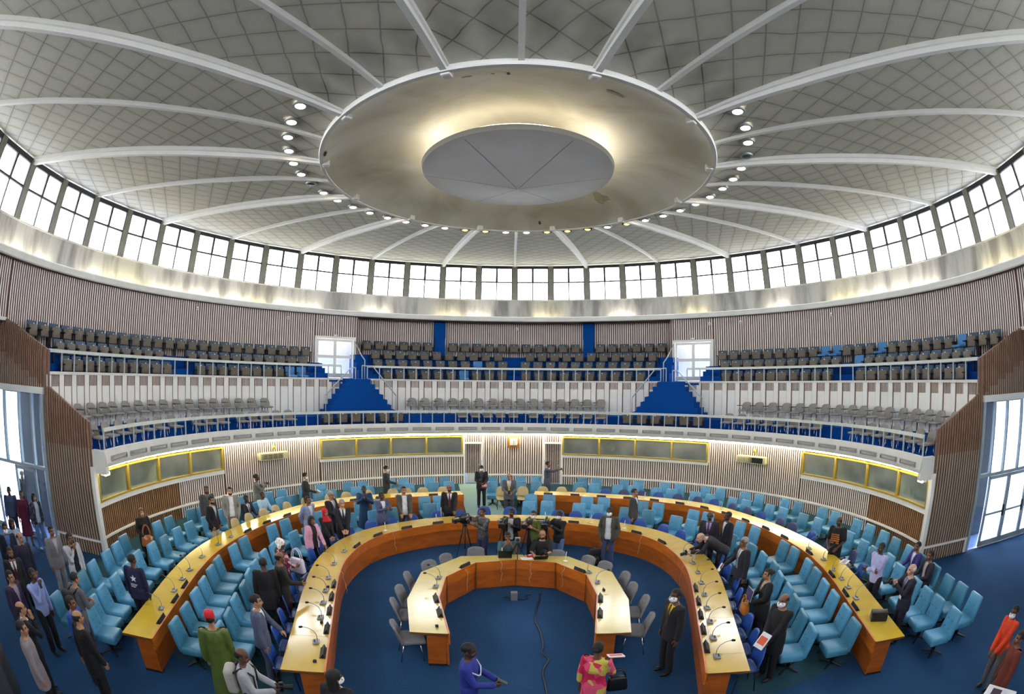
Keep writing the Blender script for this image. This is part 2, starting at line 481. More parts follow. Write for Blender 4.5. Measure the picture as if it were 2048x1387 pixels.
        j = MB(); torso(j, S, .022, -.10, .54, belly); arms(j, S, .014, 1.0 if top != 'tee' else .42, r2=.033, flare=.006)
        if top != 'shirt' and not sit:
            rings = [[S['up'](.192*math.cos(2*PI*k/18), .134*math.sin(2*PI*k/18), z) for k in range(18)] for z in (.08, -.13)]; j.loft(rings)
        if top != 'tee': limb(j, [S['up'](0, .0, .49), S['up'](0, 0, .56)], [.064*s, .058*s])
        j = remesh(j, .0165, 3)
        wear('shirt' if top == 'shirt' else ('t_shirt' if top == 'tee' else 'pullover'), cut(j, lambda p: tz(p).z > (.58 if top != 'tee' else .555) and abs(tz(p).x) < .075), mo)
    elif top in ('robe', 'dress'):
        j = MB(); torso(j, S, .028, -.1, .535, belly); arms(j, S, .02 if top == 'dress' else .024, 1.0 if top == 'robe' else .8, flare=.014 if top == 'robe' else 0)
        z1 = .12 if top == 'robe' else (.30 if trou is None else float(trou))
        if not sit:
            rings = []; hz = S['hip'].z
            n = 6
            for k in range(n+1):
                z = hz+.12-(hz+.12-z1*s)*k/n; g = (.15+(.10 if top == 'robe' else .07)*(k/n))*s
                rings.append([Vector((g*1.12*math.cos(2*PI*i/24)*(1+.03*math.sin(i*2.1)), S['hip'].y+g*.82*math.sin(2*PI*i/24)*(1+.03*math.cos(i*1.7)), z)) for i in range(24)])
            j.loft(rings)
        else: legs(j, S, .03, .6, .02)
        j = remesh(j, .0175, 3)
        wear('robe' if top == 'robe' else 'dress', cut(j, lambda p: tz(p).z > .56), mo)
        if top == 'robe':
            t = MB(); legs(t, S, .014, None, .01); t = remesh(t, .02, 2); wear('trousers', cut(t, lambda p: p.z < .055 or p.z > .5), mo)
    # --- hair and headgear
    HL = lambda mb, name, m, sm=True: (lambda q: q)(wear(name, mb, m, sm))
    def onhead(mb): mb.v = [tuple(HM @ Vector(p)) for p in mb.v]; return mb
    def capmesh(rx, ry, rz, cz, low, front, thick=1.0):
        h = MB(); ball(h, (0, .014, cz), (rx, ry, rz), 22)
        return cut(h, lambda p: p.z < low or (p.y < -.035 and p.z < front))
    hm_ = {'g': M_hairg, 'w': M_hairw, 'n': M_hairn}
    kind = hair.split('_')[0]; hmat = hm_.get(hair.split('_')[1] if '_' in hair else '', M_hairb)
    if kind == 'short': HL(onhead(capmesh(.083, .106, .094, .035, -.01, .068)), 'hair', hmat)
    elif kind == 'afro': HL(onhead(capmesh(.092, .114, .108, .045, -.015, .066)), 'hair', hmat)
    elif kind == 'crop': HL(onhead(capmesh(.0785, .1015, .0905, .031, .01, .072)), 'hair', hmat)
    elif kind == 'thin':
        h = MB(); ball(h, (0, .016, .02), (.081, .101, .085), 20); HL(onhead(cut(h, lambda p: p.z < -.03 or p.z > .06 or p.y < -.01)), 'hair', hmat)
    elif kind == 'long':
        h = MB(); ball(h, (0, .02, .035), (.09, .112, .098), 18); h.loft([[(math.cos(2*PI*k/18)*.092*f, .045+math.sin(2*PI*k/18)*.075*f, z) for k in range(18)] for z, f in ((.04, 1), (-.08, 1.08), (-.18, 1.1), (-.25, .8))])
        h = remesh(h, .011, 2); HL(onhead(cut(h, lambda p: p.y < -.045 and p.z < .06 and abs(p.x) < .068)), 'hair', hmat)
    elif kind == 'bob':
        h = MB(); ball(h, (0, .02, .03), (.096, .115, .102), 18); h.loft([[(math.cos(2*PI*k/18)*.098*f, .03+math.sin(2*PI*k/18)*.085*f, z) for k in range(18)] for z, f in ((.04, 1), (-.06, 1.1), (-.13, .95))])
        h = remesh(h, .011, 2); HL(onhead(cut(h, lambda p: p.y < -.045 and p.z < .06 and abs(p.x) < .066)), 'hair', hmat)
    elif kind == 'bun':
        h = capmesh(.083, .107, .094, .035, -.045, .07); ball(h, (0, .12, .03), (.042, .04, .042), 12); HL(onhead(h), 'hair', hmat)
    elif kind == 'hijab':
        h = MB(); ball(h, (0, .015, .03), (.096, .118, .108), 18); h.loft([[(math.cos(2*PI*k/18)*f*.1, .01+math.sin(2*PI*k/18)*f*.1, z) for k in range(18)] for z, f in ((-.02, .95), (-.1, .85), (-.17, 1.3), (-.25, 1.9))])
        h = remesh(h, .012, 3); HL(onhead(cut(h, lambda p: p.y < -.062 and abs(p.x) < .058 and -.092 < p.z < .068)), 'headscarf', cloth('#c01426'))
    elif kind == 'wrap':
        h = MB(); ball(h, (0, .025, .055), (.105, .122, .095), 18); ball(h, (.03, .03, .11), (.07, .07, .05), 12); ball(h, (-.07, .1, -.02), (.05, .05, .07), 10)
        h = remesh(h, .011, 2); HL(onhead(cut(h, lambda p: p.y < -.04 and p.z < .05)), 'headwrap', pattern('white_headwrap', '#f0ece6', '#e6d9d4', '#c9b3b0', 26))
    elif kind == 'fez':
        h = MB(); h.lathe([(.088, .05), (.088, .08), (.08, .155), (.07, .163), (.01, .165)], 24, 0, (0, .012, 0)); HL(onhead(h), 'fez_hat', cloth('#c4121c', .7))
        h = capmesh(.0785, .1015, .0905, .031, .0, .072); HL(onhead(h), 'hair', M_hairb)
    if mask:
        k = MB(); ball(k, (0, -.03, -.05), (.073, .088, .066), 24); HL(onhead(cut(k, lambda p: p.y > .0 or p.z > -.008)), 'face_mask', M_mask)
    if 'glasses' in extra:
        g = MB()
        for sx in (-1, 1):
            g.tube([(sx*.032+.026*math.cos(a), -.098, .018*math.sin(a)) for a in [2*PI*k/12 for k in range(13)]], .003, 5); g.tube([(sx*.058, -.096, .004), (sx*.08, -.02, .006)], .0025, 5)
        HL(onhead(g), 'glasses', M_black)
    if 'sunglasses_up' in extra:
        g = MB()
        for sx in (-1, 1): ball(g, (sx*.035, -.075, .095), (.03, .02, .014), 8)
        HL(onhead(g), 'sunglasses', M_black)
    if 'beard' in extra:
        k = MB(); ball(k, (0, -.028, -.062), (.065, .073, .058), 18); HL(onhead(cut(k, lambda p: p.y > .0 or p.z > -.05 or (abs(p.x) < .03 and p.z > -.082 and p.y < -.06 and p.z < -.05))), 'beard', M_hairb)
    if 'backpack' in extra or 'backpack_grey' in extra:
        k = MB(); k.rbox(S['up'](0, .22, .30), (.30*s, .17, .42*s), .06, 3); wear('backpack', k, cloth('#1a1a1e') if 'backpack' in extra else cloth('#a7a29a'))
        k = MB()
        for sx in (-1, 1): k.tube([S['up'](sx*.11, .16, .46), S['up'](sx*.115, .02, .555), S['up'](sx*.12, -.135, .44), S['up'](sx*.13, -.13, .22), S['up'](sx*.16, .08, .12)], .017, 6)
        wear('backpack_strap', k, cloth('#1a1a1e'))
    if 'badge' in extra:
        k = MB(); k.rbox(S['up'](.03, -.16, .14), (.1, .008, .07), .003, 1); wear('name_badge', k, M_white)
        k = MB(); k.tube([S['up'](-.06, -.05, .55), S['up'](.02, -.155, .2), S['up'](.08, -.05, .55)], .005, 5); wear('lanyard', k, cloth('#d8d8dc'))
    if 'emblem' in extra:
        k = MB(); P = []
        for i in range(10):
            a = PI/2+2*PI*i/10; r = .085 if i % 2 == 0 else .035; P.append(S['up'](r*math.cos(a)-.02, .146, .36+r*math.sin(a)))
        k.poly(P); wear('star_emblem', k, cloth('#e4e6ea'), False)
        k = MB()
        for i in range(3): k.poly([S['up'](-.10+.03*i, .150, .235-.03*i), S['up'](.07, .150, .25-.03*i), S['up'](.07, .150, .236-.03*i), S['up'](-.09+.03*i, .150, .222-.03*i)])
        wear('wing_stripes', k, cloth('#e4e6ea'), False)
    if 'stripe' in extra:
        k = MB()
        for sx in (-1, 1):
            P = [S['up'](sx*x, y, z) for x, y, z in ((.19, -.085, .44), (.13, -.152, .36), (.06, -.165, .31), (.0, -.168, .29))]; k.tube(P, .011, 6)
        wear('white_stripe', k, cloth('#d8dae4'))
    if 'print' in extra:
        rr = random.Random(3)
        for row_ in range(5):
            x = -.12; k = MB()
            while x < .11:
                wd = rr.uniform(.018, .04); z = .40-.055*row_
                k.poly([S['up'](x, -.142, z), S['up'](x+wd, -.142, z), S['up'](x+wd, -.143, z-.035), S['up'](x, -.143, z-.035)]); x += wd+.012
            wear('orange_print', k, cloth('#d0741c'), False)
    M = o.matrix_basis.copy() if False else (Matrix.Translation(o.location) @ Matrix.Rotation(rz_, 4, 'Z'))
    S['W'] = lambda p: M @ Vector(p)
    S['rz'] = rz_; S['obj'] = o
    return S
# ------------------------------------------------------------------ where people stand (metres)
PP = {'door_dark': (-15.96, -3.13), 'door_blue': (-14.26, -4.61), 'maroon': (-13.86, -4.46), 'patterned': (-13.33, -4.24), 'mask_l': (-11.15, -6.73), 'grey_hid': (-11.47, -6.30), 'bald_navy': (-10.24, -6.77), 'tie_blk': (-9.69, -7.45), 'purple': (-8.62, -8.13), 'lblue_shirt': (-8.34, -7.66), 'grey_wing': (-10.08, -5.80), 'white_blazer': (-9.37, -5.71), 'backpack_l': (-7.63, -7.12), 'bald_phone': (-7.35, -8.70), 'mauve': (-6.83, -9.06), 'black_near': (-6.36, -8.05), 'redtie': (-6.72, -7.92), 'orange_bag': (-9.68, -2.63), 'jersey': (-7.35, -5.49), 'coat_back': (-9.40, 0.35), 'blazer_blk': (-8.54, -0.59), 'grey_white': (-8.58, 0.54), 'sit_dark': (-8.53, 1.66), 'clap_far': (-8.94, 2.94), 'fez': (-4.57, -6.58), 'photog': (-3.56, -7.33), 'tunic': (-8.14, 2.10), 'mask_far': (-7.33, 3.89), 'ltgrey': (-5.96, 0.86), 'glasses': (-5.49, 1.55), 'hijab': (-5.18, 0.25), 'pink': (-5.03, -0.60), 'blk_tie': (-4.47, 0.80), 'teal': (-4.82, 2.86), 'dark_far': (-4.96, 6.37), 'bluegrey': (-3.89, 2.17), 'greyjkt': (-3.14, 2.63), 'redtie2': (-1.99, 3.37), 'headwrap': (-5.14, -2.69), 'blkcoat': (-4.91, -4.01), 'bald_brown': (-4.68, -3.67), 'chairman': (-4.00, -5.66), 'bottom': (-2.24, -7.26), 'cam_mask': (-1.29, 7.23), 'yellowtie': (-0.18, 5.70), 'pointer': (1.43, 8.21), 'op1': (-0.88, 0.92), 'op2': (-0.09, 0.92), 'op3': (0.56, 0.84), 'op4': (1.10, 0.79), 'sit_teal': (-0.22, 0.08), 'sit_bald': (0.50, 0.00), 'mask_jeans': (2.58, 0.72), 'side': (3.81, 2.82), 'tracksuit': (-0.65, -6.29), 'floral': (1.12, -6.16), 'yshirt': (2.66, -4.84), 'purple_r': (5.12, -0.36), 'dark_r': (5.49, -0.52), 'bent': (4.79, -0.94), 'grey_tie': (4.95, -2.65), 'folders': (4.75, -4.37), 'brochure': (4.35, -5.69), 'orange_tee': (8.10, -2.37), 'folded': (7.73, -4.57), 'sit_blue': (9.45, -4.41), 'whitehair': (7.43, -5.95), 'sit_r': (9.17, -5.23), 'orange_w': (7.75, -8.74), 'red_edge': (7.02, -9.37)}
def at(k, z=0., dx=0., dy=0.): return (PP[k][0]+dx, PP[k][1]+dy, z)
DK = '#15161b'; NV = '#191d2e'; CH = '#2b2c30'; WH = '#e6e6ea'
# by the left entrance and along the left wall
person('man in a dark suit raising a phone at the left glass doors', at('door_dark'), 10, 1.76, 'tan', 'short_g', 'mouth', 'suit', (DK, '#7d879a', '#2e3442', DK))
person('man in a steel blue shirt, left of the maroon dress at the doors', at('door_blue', 0, -.1, -.1), -10, 1.72, 'deep', 'crop', 'stand', 'shirt', ('#3c4a68', None, None, '#20283c'))
person('woman in a long maroon dress near the left glass doors', at('maroon'), 15, 1.66, 'brown', 'short', 'stand', 'dress', ('#5a1030', None, None, '.34'), female=True)
person('woman in a dark patterned jacket, jeans and white shoes near left doors', at('patterned'), 25, 1.66, 'tan', 'bob', 'stand', 'open', (pattern('dark_patterned_cloth', '#191b24', '#2c3144', '#4c5264', 22), '#aebcd4', None, '#4d6fa0'), female=True, shoe=M_wshoe)
person('man in a navy suit with a white face mask at the left edge', at('mask_l'), 5, 1.75, 'brown', 'short', 'stand', 'suit', (NV, '#4b6db0', None, NV), mask=True)
person('person in a pale blue top half hidden behind the masked man', at('grey_hid'), 30, 1.7, 'brown', 'bob', 'stand', 'shirt', ('#8fa3c0', None, None, '#2a3145'), female=True)
person('bald man in a dark navy pullover, head turned right, by the left crowd', at('bald_navy'), 25, 1.78, 'tan', 'thin', 'stand', 'pullover', ('#1a1b33', None, None, '#15161f'), look=20)
person('man in a black suit with white shirt and dark red tie, left edge', at('tie_blk'), 10, 1.74, 'brown', 'short', 'stand', 'suit', (DK, WH, '#4a1626', DK), extra=('beard',))
person('man in a purple suit jacket at the left edge, facing right', at('purple'), 45, 1.74, 'tan', 'short', 'stand', 'suit', ('#2c2140', '#9b8ba4', None, '#1b1728'))
person('man in a light blue shirt and black trousers in the left crowd', at('lblue_shirt'), 40, 1.76, 'dark', 'crop', 'mouth', 'shirt', ('#8f9fd6', None, None, '#14151c'))
person('man in a grey suit and pale trousers beside the left slatted wall', at('grey_wing'), 30, 1.78, 'brown', 'crop', 'stand', 'suit', ('#77757a', '#a9abb2', None, '#8f8d90'))
person('man in a white blazer with sunglasses on his head', at('white_blazer'), 30, 1.76, 'brown', 'short', 'mouth', 'open', ('#b9b7bd', '#15161d', None, '#25262c'), extra=('sunglasses_up',))
person('man in a grey jacket with a black backpack leaning over the end chairs', at('backpack_l'), 120, 1.74, 'tan', 'short', 'hold2', 'coat', ('#5b5a60', None, None, '#26262c'), extra=('backpack',), lean=8)
person('balding man in black holding a phone up at his ear, bottom left', at('bald_phone'), 100, 1.76, 'tan', 'thin', 'mouth', 'suit', (DK, WH, None, DK))
person('man with black hair in a mauve grey blazer, bottom left', at('mauve'), 80, 1.74, 'tan', 'short', 'stand', 'coat', ('#8a7f83', None, None, '#1d1d22'))
person('balding man in a long black coat facing the outer desk, bottom left', at('black_near'), 110, 1.76, 'tan', 'thin', 'walk', 'coat', ('#131217', None, None, '#131217'))
person('man in a blue shirt and red tie hidden behind the black coat', at('redtie', 0, -.2, .18), 60, 1.72, 'brown', 'short', 'stand', 'open', ('#2447a0', '#b9bfd0', '#a01f2c', '#1b2038'))
person('woman in black with long fair-brown hair and an orange shoulder bag', at('orange_bag'), 20, 1.66, 'fair', 'long_n', 'belt', 'pullover', ('#17151a', None, None, '#17151a'), female=True)
person('man in a navy jersey with a white star on the back', at('jersey'), 150, 1.74, 'dark', 'short', 'stand', 'pullover', ('#171c40', None, None, '#131420'), extra=('emblem',), look=-25)
person('man in a charcoal coat standing by the left wall behind the black blazer', at('coat_back'), 20, 1.76, 'brown', 'short', 'stand', 'suit', ('#4a4a4c', '#5a5a5c', None, '#3a3a3e'), extra=('beard',))
person('man in a black blazer and beige trousers behind the left outer desk', at('blazer_blk'), 55, 1.76, 'tan', 'short', 'pocket', 'suit', ('#14151e', '#b9c2cc', None, '#c0ae98'), extra=('beard',))
person('bearded man in a light grey suit with open white shirt', at('grey_white'), 8, 1.80, 'fair', 'short', 'pocket', 'open', ('#8d8983', '#f0eef0', None, '#85817c'), extra=('beard',))
person('seated man in a dark suit and tie behind the left outer desk', at('sit_dark'), 20, 1.74, 'deep', 'short', 'sit', 'suit', ('#191c2e', WH, '#7d6a74', '#191c2e'), sit=True)
person('man in a grey suit raising a phone in front of the left slatted wall', at('clap_far'), 85, 1.74, 'dark', 'short', 'phone', 'suit', ('#6d6c66', WH, None, '#55544f'), hands='grip')
person('man in a green embroidered robe and red fez, back to the camera', at('fez'), 172, 1.72, 'tan', 'fez', 'stand', 'robe', (mat('green_satin', '#56682c', .35, var=.22, scale=5), None, None, None))
person('bald photographer with a grey backpack at the bottom edge', at('photog'), 75, 1.76, 'dark', 'thin', 'hold2', 'shirt', ('#a7a7ad', None, None, '#2b2b30'), extra=('backpack_grey',), hands='grip', nod=15)
person('seated man in a pale blue tunic behind the left outer desk', at('tunic'), 15, 1.76, 'dark', 'crop', 'sit', 'pullover', ('#a9c9e0', None, None, '#a9c9e0'), sit=True)
person('man in a dark suit and white mask by the left wall, facing right', at('mask_far'), 90, 1.76, 'tan', 'short', 'hold', 'coat', ('#26272c', WH, None, '#1b1c22'), mask=True)
person('man in a light blue-grey jacket, hands behind, between the two desks', at('ltgrey'), 45, 1.76, 'brown', 'short', 'behind', 'suit', ('#8894b4', '#d5dbe6', None, '#6b748e'))
person('tall man with glasses and grey tie carrying a black folder', at('glasses'), 55, 1.80, 'tan', 'short_g', 'hold2', 'suit', ('#1a1b26', WH, '#a9a28c', '#1a1b26'), extra=('glasses',))
person('woman in a red headscarf and black coat', at('hijab'), 35, 1.62, 'tan', 'hijab', 'clasp', 'coat', ('#15141a', None, None, '#15141a'), female=True)
person('woman in a pink blazer leaning a hand on a blue chair', at('pink'), 35, 1.64, 'brown', 'bob', 'chair1', 'open', ('#d99bb4', '#1d1a1c', None, '#14131a'), female=True)
person('man in a black suit and dark tie standing behind a blue chair', at('blk_tie'), 12, 1.78, 'fair', 'short_g', 'clasp', 'suit', ('#1d1d27', WH, '#24252f', '#1d1d27'))
person('man in a dark teal tunic photographing with a phone', at('teal'), 5, 1.74, 'deep', 'crop', 'phone', 'robe', (cloth('#1c3c5c'), None, None, None), hands='grip')
person('man in a dark suit and white mask beside the back wall, facing right', at('dark_far'), 90, 1.76, 'tan', 'short', 'hold', 'coat', ('#2b2c2e', WH, None, '#232427'), mask=True)
person('man in a slate blue suit clapping behind the middle desk', at('bluegrey'), 30, 1.72, 'dark', 'short', 'clap', 'suit', ('#4c5274', '#e4e2ea', None, '#3c4160'))
person('stout man in a brown-grey jacket with open white shirt', at('greyjkt'), 10, 1.80, 'tan', 'short', 'chair', 'open', ('#4f4a45', '#e2e3e8', None, '#3b3733'), belly=.05)
person('bearded man in a black suit and dark red tie behind the middle desk', at('redtie2'), 0, 1.78, 'brown', 'thin', 'chair1', 'suit', ('#17171a', WH, '#5d1f34', '#17171a'), extra=('beard',))
person('woman in a white headwrap and red patterned dress with a big white bag', at('headwrap'), 120, 1.66, 'dark', 'wrap', 'bag', 'dress', (pattern('red_print_dress', '#7c1c34', '#4a1226', '#c9a0a8', 14), None, None, '.2'), female=True)
person('person in a black coat seen from behind among the blue chairs', at('blkcoat'), 178, 1.72, 'deep', 'short', 'stand', 'coat', ('#131217', None, None, '#131217'))
person('bald man in a dark brown coat facing the middle desk', at('bald_brown'), 100, 1.76, 'brown', 'thin', 'hold', 'coat', ('#1f1a1c', None, None, '#1a1718'))
person('man in a blue-grey suit leaning on a blue chair, near left', at('chairman'), 85, 1.76, 'tan', 'short', 'chair1', 'suit', ('#4d5570', '#e6e6ea', None, '#4a4f66'))
person('person with black hair and a white mask at the bottom edge', at('bottom'), 150, 1.72, 'brown', 'long', 'stand', 'open', ('#1b1a20', '#e6e6ea', None, '#1b1a20'), female=True, mask=True, look=-40)
# the middle
person('man in a black suit and white mask carrying a camera and red folder', at('cam_mask'), 0, 1.76, 'deep', 'crop', 'hold2', 'suit', ('#17181d', '#3a3a40', None, '#17181d'), mask=True, hands='grip')
person('man in a grey jacket and yellow tie looking at his phone', at('yellowtie'), 0, 1.76, 'tan', 'thin', 'hold2', 'suit', ('#5a5b60', '#dfe2e8', '#c9a24c', '#3d3d44'), hands='grip', nod=12)
person('man in a slate suit pointing a phone to the right by the back door', at('pointer'), 75, 1.76, 'brown', 'short', 'raise', 'suit', ('#4b5063', WH, None, '#3f4354'), hands='grip')
person('cameraman in a grey mottled shirt behind the leftmost tripod', at('op1'), -50, 1.74, 'brown', 'short', 'camera', 'shirt', (pattern('mottled_grey_shirt', '#4b4d4f', '#3c3e40', '#6c6e70', 40), None, None, '#2a2e4c'), hands='grip')
person('cameraman in a black jacket and black cap behind the second tripod', at('op2'), -15, 1.74, 'deep', 'short', 'camera', 'open', ('#141417', '#c9c9cf', None, '#1c1d24'), hands='grip')
person('cameraman in an olive green t-shirt and mask at the third tripod', at('op3', 0, -.06), -20, 1.70, 'tan', 'crop', 'camera', 'tee', ('#6c7838', None, None, '#22242c'), mask=True, hands='grip')
person('cameraman in a black top and jeans with mask at the rightmost tripod', at('op4', 0, .1, .05), -40, 1.68, 'deep', 'short', 'camera', 'pullover', ('#15161c', None, None, '#5470a0'), mask=True, hands='grip')
person('seated man in a teal t-shirt resting his chin on his hands', at('sit_teal', 0, 0, .1), 0, 1.72, 'brown', 'short', 'chin', 'tee', ('#3d6470', None, None, '#1f2128'), sit=True, extra=('beard',), nod=8)
person('seated bald man in a black t-shirt at the pit desk', at('sit_bald', 0, 0, .1), -5, 1.76, 'tan', 'none', 'desk', 'tee', ('#191a1f', None, None, '#1f2128'), sit=True, extra=('beard',), look=-12)
person('masked young man in an olive jacket, white t-shirt and jeans', at('mask_jeans'), -12, 1.78, 'deep', 'short', 'pocket', 'open', ('#4a483e', '#d5d8de', None, '#3a4468'), mask=True)
person('man in a dark suit seen from the side, right of the masked youth', at('side'), 70, 1.78, 'tan', 'short', 'stand', 'suit', ('#3b3a3a', '#c9d0dc', None, '#2b2b2e'))
person('man in a blue tracksuit top holding a phone, bottom middle', at('tracksuit'), 80, 1.76, 'deep', 'short', 'hold2', 'pullover', ('#23318a', None, None, '#1f2a70'), hands='grip', nod=10, extra=('stripe',))
person('woman in a pink and red flowered dress, back to the camera', at('floral'), 165, 1.68, 'dark', 'bun', 'hold', 'dress', (pattern('pink_flower_dress', '#c81a4c', '#da4f74', '#c9b650', 9), None, None, '.3'), female=True)
# the right-hand side
person('masked man in a black suit with bright yellow shirt inside the horseshoe', at('yshirt'), -55, 1.80, 'dark', 'short', 'stand', 'suit', ('#15151a', '#d9a818', '#1b1b1f', '#15151a'), mask=True)
person('man in a dark suit, lilac shirt and purple tie behind the right middle desk', at('purple_r'), -10, 1.78, 'deep', 'thin', 'stand', 'suit', ('#241f30', '#a994c9', '#3b2440', '#241f30'), nod=15)
person('man in a black suit turned away beside the lilac shirt', at('dark_r', 0, .12, .05), -60, 1.76, 'deep', 'short', 'stand', 'suit', ('#1f1d26', WH, None, '#1f1d26'))
person('man in a dark suit bent over the desk with a camera', at('bent', 0, .42, -.15), -75, 1.78, 'fair', 'thin_g', 'bend', 'suit', ('#1d1c26', WH, None, '#1d1c26'), lean=55, hands='grip')
person('grey-haired man in a navy suit and blue tie among the right chairs', at('grey_tie'), -60, 1.80, 'brown', 'crop_g', 'hold', 'suit', ('#1b1c2b', WH, '#6b7c9c', '#1b1c2b'))
person('woman in a black suit carrying folders and an orange bag', at('folders'), -65, 1.70, 'tan', 'bun', 'hold2', 'coat', ('#14131a', pattern('spotted_blouse', '#c9bfae', '#5d544c', None, 40), None, '#14131a') if False else ('#14131a', '#a89c8a', None, '#14131a'), female=True)
person('bald masked man in a black suit holding orange brochures', at('brochure'), -40, 1.78, 'brown', 'thin', 'clasp', 'coat', ('#15151b', None, None, '#15151b'), mask=True)
person('man in a black t-shirt with an orange print behind the right outer desk', at('orange_tee'), -20, 1.78, 'deep', 'none', 'belt', 'tee', ('#17161a', None, None, '#17161a'), extra=('print',), belly=.03)
person('man in a pale lilac shirt with folded arms behind the right outer desk', at('folded'), -35, 1.76, 'deep', 'crop', 'fold', 'shirt', ('#b4b4e0', None, None, '#1c1a2c'))
person('seated man in a violet-blue suit by the right slatted wall', at('sit_blue'), -50, 1.74, 'brown', 'crop', 'sit', 'suit', ('#34307c', '#dcd6ec', None, '#2a2866'), sit=True)
person('white-haired man in a dark suit with name badge raising a camera', at('whitehair'), -60, 1.74, 'fair', 'thin_w', 'phone', 'suit', ('#1c1b30', '#9aa0b8', '#5b5f78', '#1c1b30'), extra=('badge',), hands='grip')
person('seated man in a dark jacket and pale shirt on an end chair, right', at('sit_r'), -35, 1.74, 'brown', 'short', 'sit', 'open', ('#241f2b', '#b9aeb4', None, '#241f2b'), sit=True)
person('masked woman in a bright orange top at the right edge', at('orange_w'), -35, 1.64, 'dark', 'short', 'clasp', 'pullover', ('#d8401a', None, None, '#5a5654'), female=True, mask=True)
person('person in a rust red robe at the right edge behind the orange top', at('red_edge'), -60, 1.66, 'brown', 'short', 'stand', 'robe', (cloth('#6b2a1c'), None, None, None), female=True)
# ------------------------------------------------------------------ carpets, ceiling tiles, glass
def carpet(name, col, dark, big=.35):
    m = bpy.data.materials.new(name); m.use_nodes = True; g = Nodes(m); b = g.N['Principled BSDF']
    tc = g.n('ShaderNodeTexCoord').outputs['Object']
    n1 = g.n('ShaderNodeTexNoise'); n1.inputs['Scale'].default_value = big; n1.inputs['Detail'].default_value = 3; g.L.new(tc, n1.inputs['Vector'])
    n2 = g.n('ShaderNodeTexNoise'); n2.inputs['Scale'].default_value = 40; g.L.new(tc, n2.inputs['Vector'])
    f = g.math('MULTIPLY_ADD', n2.outputs['Fac'], .5, g.math('MULTIPLY', n1.outputs['Fac'], .5))
    f = g.math('MULTIPLY_ADD', g.math('SUBTRACT', f, .5), 2.6, .5)
    cl = g.n('ShaderNodeClamp'); g.L.new(f, cl.inputs[0])
    g.L.new(g.mix(cl.outputs[0], lin(dark), lin(col)), b.inputs['Base Color'])
    b.inputs['Roughness'].default_value = .95; b.inputs['Specular IOR Level'].default_value = .1
    bp = g.n('ShaderNodeBump'); bp.inputs['Strength'].default_value = .3
    n3 = g.n('ShaderNodeTexNoise'); n3.inputs['Scale'].default_value = 160; g.L.new(tc, n3.inputs['Vector'])
    g.L.new(n3.outputs['Fac'], bp.inputs['Height']); g.L.new(bp.outputs['Normal'], b.inputs['Normal'])
    return m
M_carpet = carpet('blue_carpet', '#2c4f77', '#1b3553')
M_carpet2 = carpet('teal_carpet', '#30505c', '#213c48')
M_carpet3 = carpet('royal_blue_carpet', '#0b4c9e', '#0a3f85')

